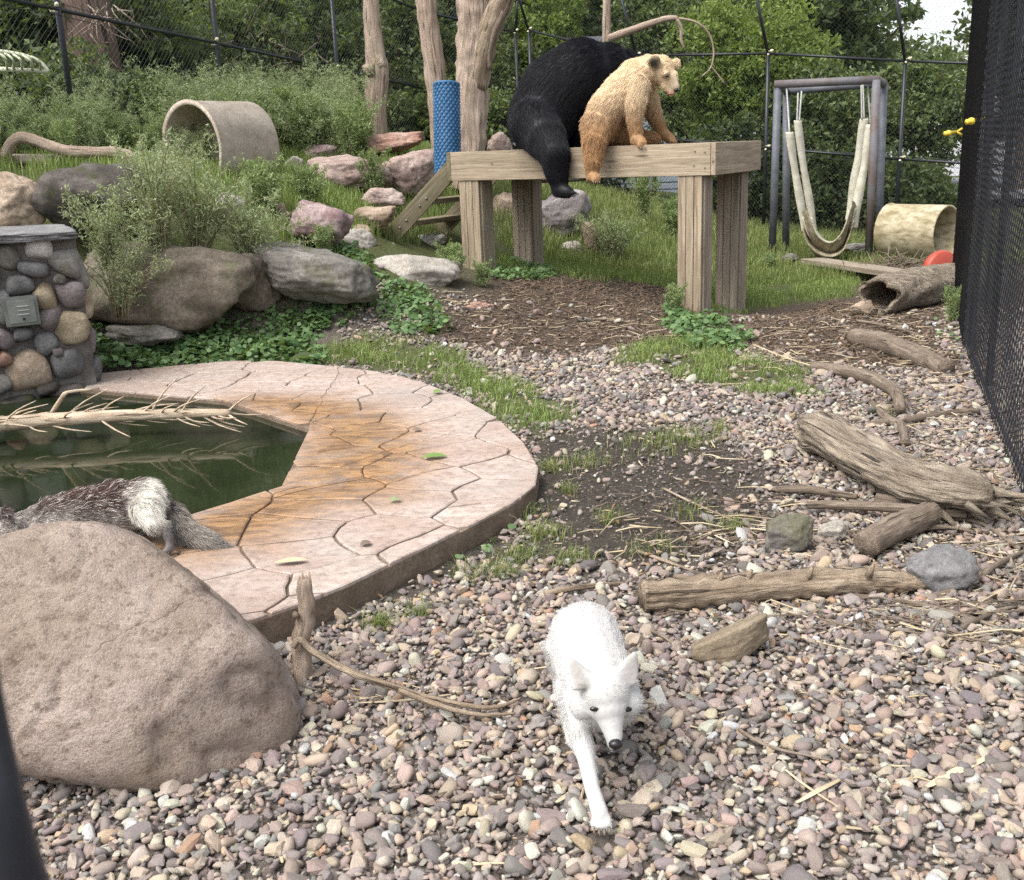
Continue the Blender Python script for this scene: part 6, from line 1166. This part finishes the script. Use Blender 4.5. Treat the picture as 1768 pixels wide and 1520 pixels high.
# ---- pale bear
def pale_bear():
    Y0 = edge_point(1070); S = lambda x, y, o=0.0: at(x, y, Y0+o); DK = 1.352+.138
    segs = [(S(1037, 216, .16), .165, S(1050, 188, .17), .17), (S(1050, 188, .17), .17, S(1076, 157, .18), .172), (S(1076, 157, .18), .172, S(1098, 134, .18), .155), (S(1098, 132, .18), .15, S(1122, 122, .17), .13), (S(1122, 122, .16), .125, S(1140, 121, .14), .125),
     (S(1146, 128, .11), .098, S(1156, 138, .09), .08), (S(1154, 138, .08), .07, S(1164, 150, .06), .05), (S(1150, 148, .08), .05, S(1160, 160, .06), .032), (S(1066, 185, .17), .145, S(1086, 168, .18), .13),
     (S(1030, 218, .08), .14, S(1026, 245, -.05), .105), (S(1026, 245, -.06), .104, S(1024, 278, -.11), .075), (S(1024, 278, -.11), .075, S(1022, 300, -.11), .055), (S(1022, 304, -.12), .055, S(1029, 309, -.19), .045),
     (S(1102, 148, .06), .105, S(1096, 185, .02), .085), (S(1096, 185, .02), .083, S(1096, 214, .0), .065), (S(1096, 214, .0), .064, S(1099, 238, -.01), .055), (S(1099, 241, -.02), .06, S(1107, 247, -.07), .05),
     (S(1114, 155, .3), .095, S(1128, 195, .34), .07), (S(1128, 195, .34), .068, S(1143, 228, .36), .052), (S(1142, 228, .36), .055, S(1158, 240, .36), .045),
     (S(1050, 225, .3), .14, S(1095, 236, .34), .085), (S(1095, 236, .33), .08, S(1124, 240, .3), .06)]
    mb = MB(); fl = []
    for p0, r0, p1, r1 in segs: caps(mb, p0, r0, p1, r1); fl.append((p0, p1, (r0+r1)/2, 1.0))
    for k_ in (0, 1, 2, 3): p0, p1, rr, f = fl[k_]; fl[k_] = (p1, p0, rr, 1.0)
    for k_, f in ((4, .6), (5, .35), (6, .18), (7, .2), (11, .5), (12, .25), (15, .5), (16, .3), (18, .6), (19, .3), (14, .7), (10, .9)):
        p0, p1, rr, _q = fl[k_]; fl[k_] = (p1, p0, rr, f) if k_ in (4, 5, 6, 7) else (p0, p1, rr, f)
    for k_ in range(4): caps(mb, S(1102+k_*3.6, 248+k_*.6, -.075+.004*k_), .02, S(1104+k_*4, 253, -.115+.01*k_), .017, 10); caps(mb, S(1023+k_*3, 311, -.18), .016, S(1024+k_*3.4, 313, -.215), .014, 8); caps(mb, S(1158, 240+k_*1.2, .36-.03*k_), .017, S(1166, 242+k_*1.0, .35-.03*k_), .014, 8)
    hR = Euler((0, 0, 0)).to_matrix()
    ell(mb, S(1132, 106, .0), (.048, .03, .052)); ell(mb, S(1168, 110, .22), (.042, .03, .042))
    for (x, y, o_, r_) in ((1150, 127, .0, .03), (1165, 128, .08, .025)): ell(mb, S(x, y, o_), (r_, r_, r_))
    P0 = S(1060, 250, .1); t_ = thing('bear', (P0[0], P0[1], DK), 'smaller blond bear sitting on the platform edge looking right', 'bear'); me = body_mesh('body', mb, .0125, 4)
    o = put('body', me, skin_mat('pale_bear_skin', (.3, .19, .09)), t_); zt, zb = S(1100, 110)[2], S(1025, 310)[2]; nose = S(1170, 156, .04); eyeP = S(1155, 133, -.01); earP = S(1132, 107, -.03); xr = S(1030, 240)[0]; legp = S(1028, 262, -.1); neckP = S(1115, 140, .05)
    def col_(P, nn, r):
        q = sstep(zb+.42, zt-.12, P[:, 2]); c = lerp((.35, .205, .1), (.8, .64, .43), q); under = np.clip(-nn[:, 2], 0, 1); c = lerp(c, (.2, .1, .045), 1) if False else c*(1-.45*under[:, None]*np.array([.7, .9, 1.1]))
        c = lerp(c, (.4, .21, .085), np.exp(-(np.linalg.norm(P-legp, axis=1)/.16)**2)*.5); de = np.linalg.norm(P-eyeP, axis=1); c = lerp(c, (.3, .19, .1), np.exp(-(de/.05)**2)*.7); dn = np.linalg.norm((P-earP)*np.array([1, .7, 1]), axis=1); c = lerp(c, (.02, .014, .01), np.exp(-(dn/.052)**4)*.97)
        c = lerp(c, (.24, .14, .07), np.exp(-(np.linalg.norm(P-neckP, axis=1)/.07)**2)*.6); dm = np.linalg.norm(P-nose, axis=1); c = lerp(c, (.5, .4, .29), np.exp(-(dm/.09)**2)*.6)
        return c*r.uniform(.78, 1.2, (len(P), 1))
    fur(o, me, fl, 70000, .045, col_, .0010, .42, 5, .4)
    sphere('eye', S(1152, 131, -.045), .0145, 'eye', t_); sphere('eye', S(1167, 131, .05), .011, 'eye', t_); sphere('nose', S(1168, 156, .03), .024, 'nosey', t_, (1, 1, .8)); sphere('mouth', S(1158, 162, .03), .022, 'tongue', t_, (1.3, .8, .45))
    for k_ in range(4):
        P = S(1105+k_*4, 254, -.135+.01*k_); MB().tube([P, P+np.array([.006, -.02, -.012]), P+np.array([.008, -.026, -.03])], [.006, .005, .001], 6).build('claw', M['stick'], t_)
        P = S(1024+k_*3.4, 313.5, -.225); MB().tube([P, P+np.array([.004, -.014, -.006]), P+np.array([.006, -.02, -.02])], [.005, .004, .001], 6).build('claw', M['stick'], t_)
pale_bear()
# ---- white fox
def white_fox():
    T = lift
    rump, mid_, chest = T(1012, 1098, .215), T(1018, 1140, .21), T(1030, 1190, .205); neck = T(1040, 1205, .225); head = T(1046, 1206, .262); rump = np.array([.178, 2.60, .205]); mid_ = np.array([.185, 2.46, .205]); chest = np.array([.195, 2.32, .20])
    neck = np.array([.205, 2.245, .225]); head = T(1044, 1190, .285); snout0 = T(1053, 1236, .235); nose = T(1063, 1284, .165); f0_ = T(1000, 1262, .15); f1_ = T(1012, 1310, .11); f2_ = T(1022, 1360, .075); f3_ = T(1036, 1405, .055)
    segs = [(rump, .098, mid_, .092), (mid_, .092, chest, .096), (chest, .094, neck, .078), (neck, .072, head, .062), (head, .061, head+(snout0-head)*.55, .048), (head+(snout0-head)*.6, .044, T(1059, 1268, .2), .0215), (T(1060, 1270, .198), .022, T(1062, 1282, .186), .016), (T(1056, 1265, .196), .02, T(1058, 1288, .176), .012),
     (np.array([.14, 2.3, .19]), .05, f0_, .03), (f0_, .03, f1_, .022), (f1_, .0215, f2_, .0185), (f2_, .0185, f3_, .02), (np.array([.235, 2.33, .18]), .05, np.array([.225, 2.42, .09]), .028), (np.array([.225, 2.42, .09]), .026, np.array([.22, 2.5, .03]), .02),
     (np.array([.13, 2.6, .17]), .065, np.array([.115, 2.58, .09]), .03), (np.array([.115, 2.58, .09]), .026, T(990, 1278, .03), .02), (np.array([.225, 2.63, .17]), .06, np.array([.23, 2.72, .08]), .03), (np.array([.23, 2.72, .08]), .026, np.array([.235, 2.7, .02]), .02), (rump+np.array([0, .07, .0]), .04, np.array([.19, 2.8, .1]), .05), (np.array([.19, 2.8, .1]), .05, np.array([.2, 2.92, .06]), .03)]
    mb = MB(); fl = []
    for p0, r0, p1, r1 in segs: caps(mb, p0, r0, p1, r1, 14); fl.append((p0, p1, (r0+r1)/2, 1.0))
    for k_ in (0, 1, 2, 3, 4, 5, 6, 7): p0, p1, rr, f = fl[k_]; fl[k_] = (p1, p0, rr, (1, 1, 1, .6, .35, .12, .08, .1)[k_])
    for k_ in (9, 10, 11, 13, 15, 17): fl[k_] = (*fl[k_][:3], .35)
    # cheeks
    for x, y in ((1007, 1218), (1085, 1212)): ell(mb, T(x, y, .248), (.033, .03, .036))
    for k_ in range(4): caps(mb, T(1027+k_*7, 1412, .05), .0095, T(1025+k_*9, 1428-abs(k_-1.5)*3, .04), .0085, 8)
    earL, earR = (T(1006, 1182, .318), T(988, 1141, .358)), (T(1080, 1172, .318), T(1096, 1129, .358))
    for a, b_ in (earL, earR):
        d = unit(b_-a); sx_ = unit(np.cross(d, np.array([0, -1, .3]))); fw = np.cross(sx_, d); 
        for q in np.linspace(0, 1, 7): ell(mb, a+(b_-a)*q*.9, (.002+.028*(1-q**2*.7), .009, .012), np.column_stack([sx_, fw, d]))
        fl.append((a, b_, .02, .22)); fl.append((a+d*.02, b_+d*.015, .012, .18))
    t_ = thing('fox', (.18, 2.35, 0), 'white fox walking towards the viewer on the gravel', 'fox'); me = body_mesh('body', mb, .0055, 4); o = put('body', me, skin_mat('white_fox_skin', (.62, .6, .57)), t_)
    ei = [(T(997, 1163, .288), .02), (T(1090, 1150, .298), .02)]; br = T(1048, 1180, .34); ch = T(1010, 1215, .262)
    def col_(P, nn, r):
        c = np.ones((len(P), 3))*np.array([.57, .56, .54])
        for a, b_ in (earL, earR):
            u = np.clip(((P-a) @ (b_-a))/((b_-a) @ (b_-a)), .1, 1); de = np.linalg.norm(P-(a+u[:, None]*(b_-a)), axis=1); c = lerp(c, (.2, .175, .155), np.exp(-(de/.02)**4)*.85*np.clip(-nn[:, 1]*1.4, 0, 1)); c = lerp(c, (.4, .385, .365), np.exp(-(de/.03)**4)*.35)
        c = lerp(c, (.56, .52, .44), np.exp(-(np.linalg.norm(P-br, axis=1)/.035)**2)*.5)
        return c*r.uniform(.88, 1.06, (len(P), 1))
    fur(o, me, fl, 140000, .026, col_, .00032, .17, 8, .1, droop=.1)
    def face_pt(x, y, z): return T(x, y, z)
    dg_ = [(1028, 1225), (1082, 1226)]
    from mathutils.bvhtree import BVHTree
    bv = BVHTree.FromPolygons([v_.co[:] for v_ in me.vertices], [tuple(p.vertices) for p in me.polygons])
    def hit(x, y): d = Vector(sight(x, y)).normalized(); h_ = bv.ray_cast(Vector(_C), d); return np.array(h_[0]) if h_[0] is not None else T(x, y, .2)
    for x, y in dg_:
        P = hit(x, y)+np.array([0, .003, 0]); sphere('eye', P+np.array([0, -.001, 0]), .0105, 'eye', t_, (1.25, .6, .62)); e_ = P+np.array([0, -.002, .001])
        MB().tube([P+np.array([-.011, -.006, .0]), P+np.array([0, -.0085, .007]), P+np.array([.011, -.006, .001])], [.001, .0018, .001], 6).build('eyelid', M['nosey'], t_)
    nP = hit(1063, 1286); sphere('nose', nP+np.array([0, -.002, .002]), .0145, 'nosey', t_, (1.15, .9, .85)); mp_ = hit(1056, 1297); MB().tube(spline([hit(1042, 1290)+np.array([0, -.003, 0]), mp_+np.array([0, -.004, 0]), hit(1068, 1296)+np.array([0, -.003, 0])], 8), .0028, 6).build('mouth', M['nosey'], t_)
    for k_ in range(4): P = T(1025+k_*9, 1433-abs(k_-1.5)*3, .038); MB().tube([P, P+np.array([0, -.01, -.003]), P+np.array([0, -.014, -.008])], [.003, .0022, .0006], 6).build('claw', M['stick'], t_)
white_fox()
# ---- dark fox
def dark_fox():
    S = lambda x, y, Y=3.82: at(x, y, Y); z0 = PZ
    segs = [(S(244, 868), .086, S(205, 872), .086), (S(205, 872), .09, S(140, 885), .086), (S(140, 885), .086, S(90, 897), .08), (S(90, 897), .075, S(40, 908), .052), (S(42, 908), .05, S(0, 916), .05), (S(2, 920), .045, S(-40, 940), .025),
     (S(252, 880, 3.74), .058, S(264, 900, 3.7), .038), (S(264, 900, 3.7), .034, S(288, 912, 3.68), .019), (S(288, 912, 3.68), .018, S(294, 944, 3.66), .015), (S(294, 946, 3.66), .016, S(286, 952, 3.64), .014), (S(238, 885, 3.9), .06, S(240, 905, 3.92), .035), (S(240, 905, 3.92), .03, S(252, 925, 3.9), .017), (S(252, 925, 3.9), .016, S(247, 946, 3.88), .014),
     (S(100, 905, 3.76), .045, S(92, 940, 3.76), .022), (S(92, 940, 3.76), .02, S(88, 985, 3.75), .015), (S(105, 905, 3.9), .045, S(110, 940, 3.9), .02), (S(110, 940, 3.9), .02, S(112, 975, 3.9), .015),
     (S(266, 862, 3.88), .032, S(296, 884, 3.88), .034), (S(296, 884, 3.88), .034, S(320, 918, 3.78), .04), (S(320, 918, 3.78), .04, S(360, 938, 3.74), .036), (S(360, 938, 3.74), .035, S(388, 946, 3.72), .014)]
    mb = MB(); fl = []
    for i, (p0, r0, p1, r1) in enumerate(segs): caps(mb, p0, r0, p1, r1, 14); fl.append((p1, p0, (r0+r1)/2, 1.0) if i < 6 else (p0, p1, (r0+r1)/2, (.9 if i == 6 else .3) if i < 17 else 1.2))
    fl[3] = (*fl[3][:3], .7); fl[4] = (*fl[4][:3], .5); fl[5] = (*fl[5][:3], .2)
    for (x, Y) in ((6, 3.74), (-4, 3.9)):
        a, b_ = S(x+6, 905, Y), S(x, 884, Y)
        for q in np.linspace(0, 1, 6): ell(mb, a+(b_-a)*q, (.028*(1-q*.6), .012, .014))
    t_ = thing('fox', (S(250, 950)[0], 3.8, z0), 'mottled brown and grey fox walking left behind the big boulder', 'fox'); me = body_mesh('body', mb, .0075, 3); o = put('body', me, skin_mat('dark_fox_skin', (.09, .06, .05)), t_)
    top_ = S(200, 830)[2]; bot = S(200, 915)[2]; rp_ = S(252, 862, 3.72); xs0, xs1 = S(60, 880)[0], S(200, 880)[0]; tailx = S(285, 890)[0]; tip = S(400, 950, 3.72); lg = S(291, 930, 3.68); wst = S(262, 835, 3.82)
    def col_(P, nn, r):
        n = len(P); zr_ = (P[:, 2]-bot)/(top_-bot); c = lerp((.36, .33, .3), (.075, .038, .03), sstep(.25, .75, zr_+.25*fbm(P*9, 3))); c = lerp(c, (.07, .045, .04), (r.random(n) < .3)*.6)
        c = lerp(c, (.7, .67, .62), (r.random(n) < .12)*1.0*(P[:, 0] < rp_[0]-.05)); w_ = np.exp(-(np.linalg.norm((P-rp_)*np.array([1.1, .8, .85]), axis=1)/.1)**4); c = lerp(c, (.8, .77, .69), w_*.95); c = lerp(c, (.8, .77, .69), np.exp(-(np.linalg.norm(P-wst, axis=1)/.05)**4)*.9)
        tl = sstep(tailx, tailx+.06, P[:, 0])*(P[:, 2] < rp_[2]+.06); c = lerp(c, (.17, .145, .125), tl*.95); c = lerp(c, (.36, .33, .29), tl*(r.random(n) < .4)); c = lerp(c, (.1, .085, .08), np.exp(-(np.linalg.norm(P-tip, axis=1)/.06)**2)*.8); c = lerp(c, (.13, .12, .12), np.exp(-(np.linalg.norm((P-lg)*np.array([1, .6, .9]), axis=1)/.055)**4)*.9)
        return c*r.uniform(.7, 1.3, (n, 1))
    fur(o, me, fl, 75000, .034, col_, .0007, .45, 9, .6, droop=.1)
    sphere('eye', S(-14, 914, 3.76), .008, 'eye', t_); sphere('nose', S(-46, 944, 3.82), .012, 'nosey', t_)
dark_fox()
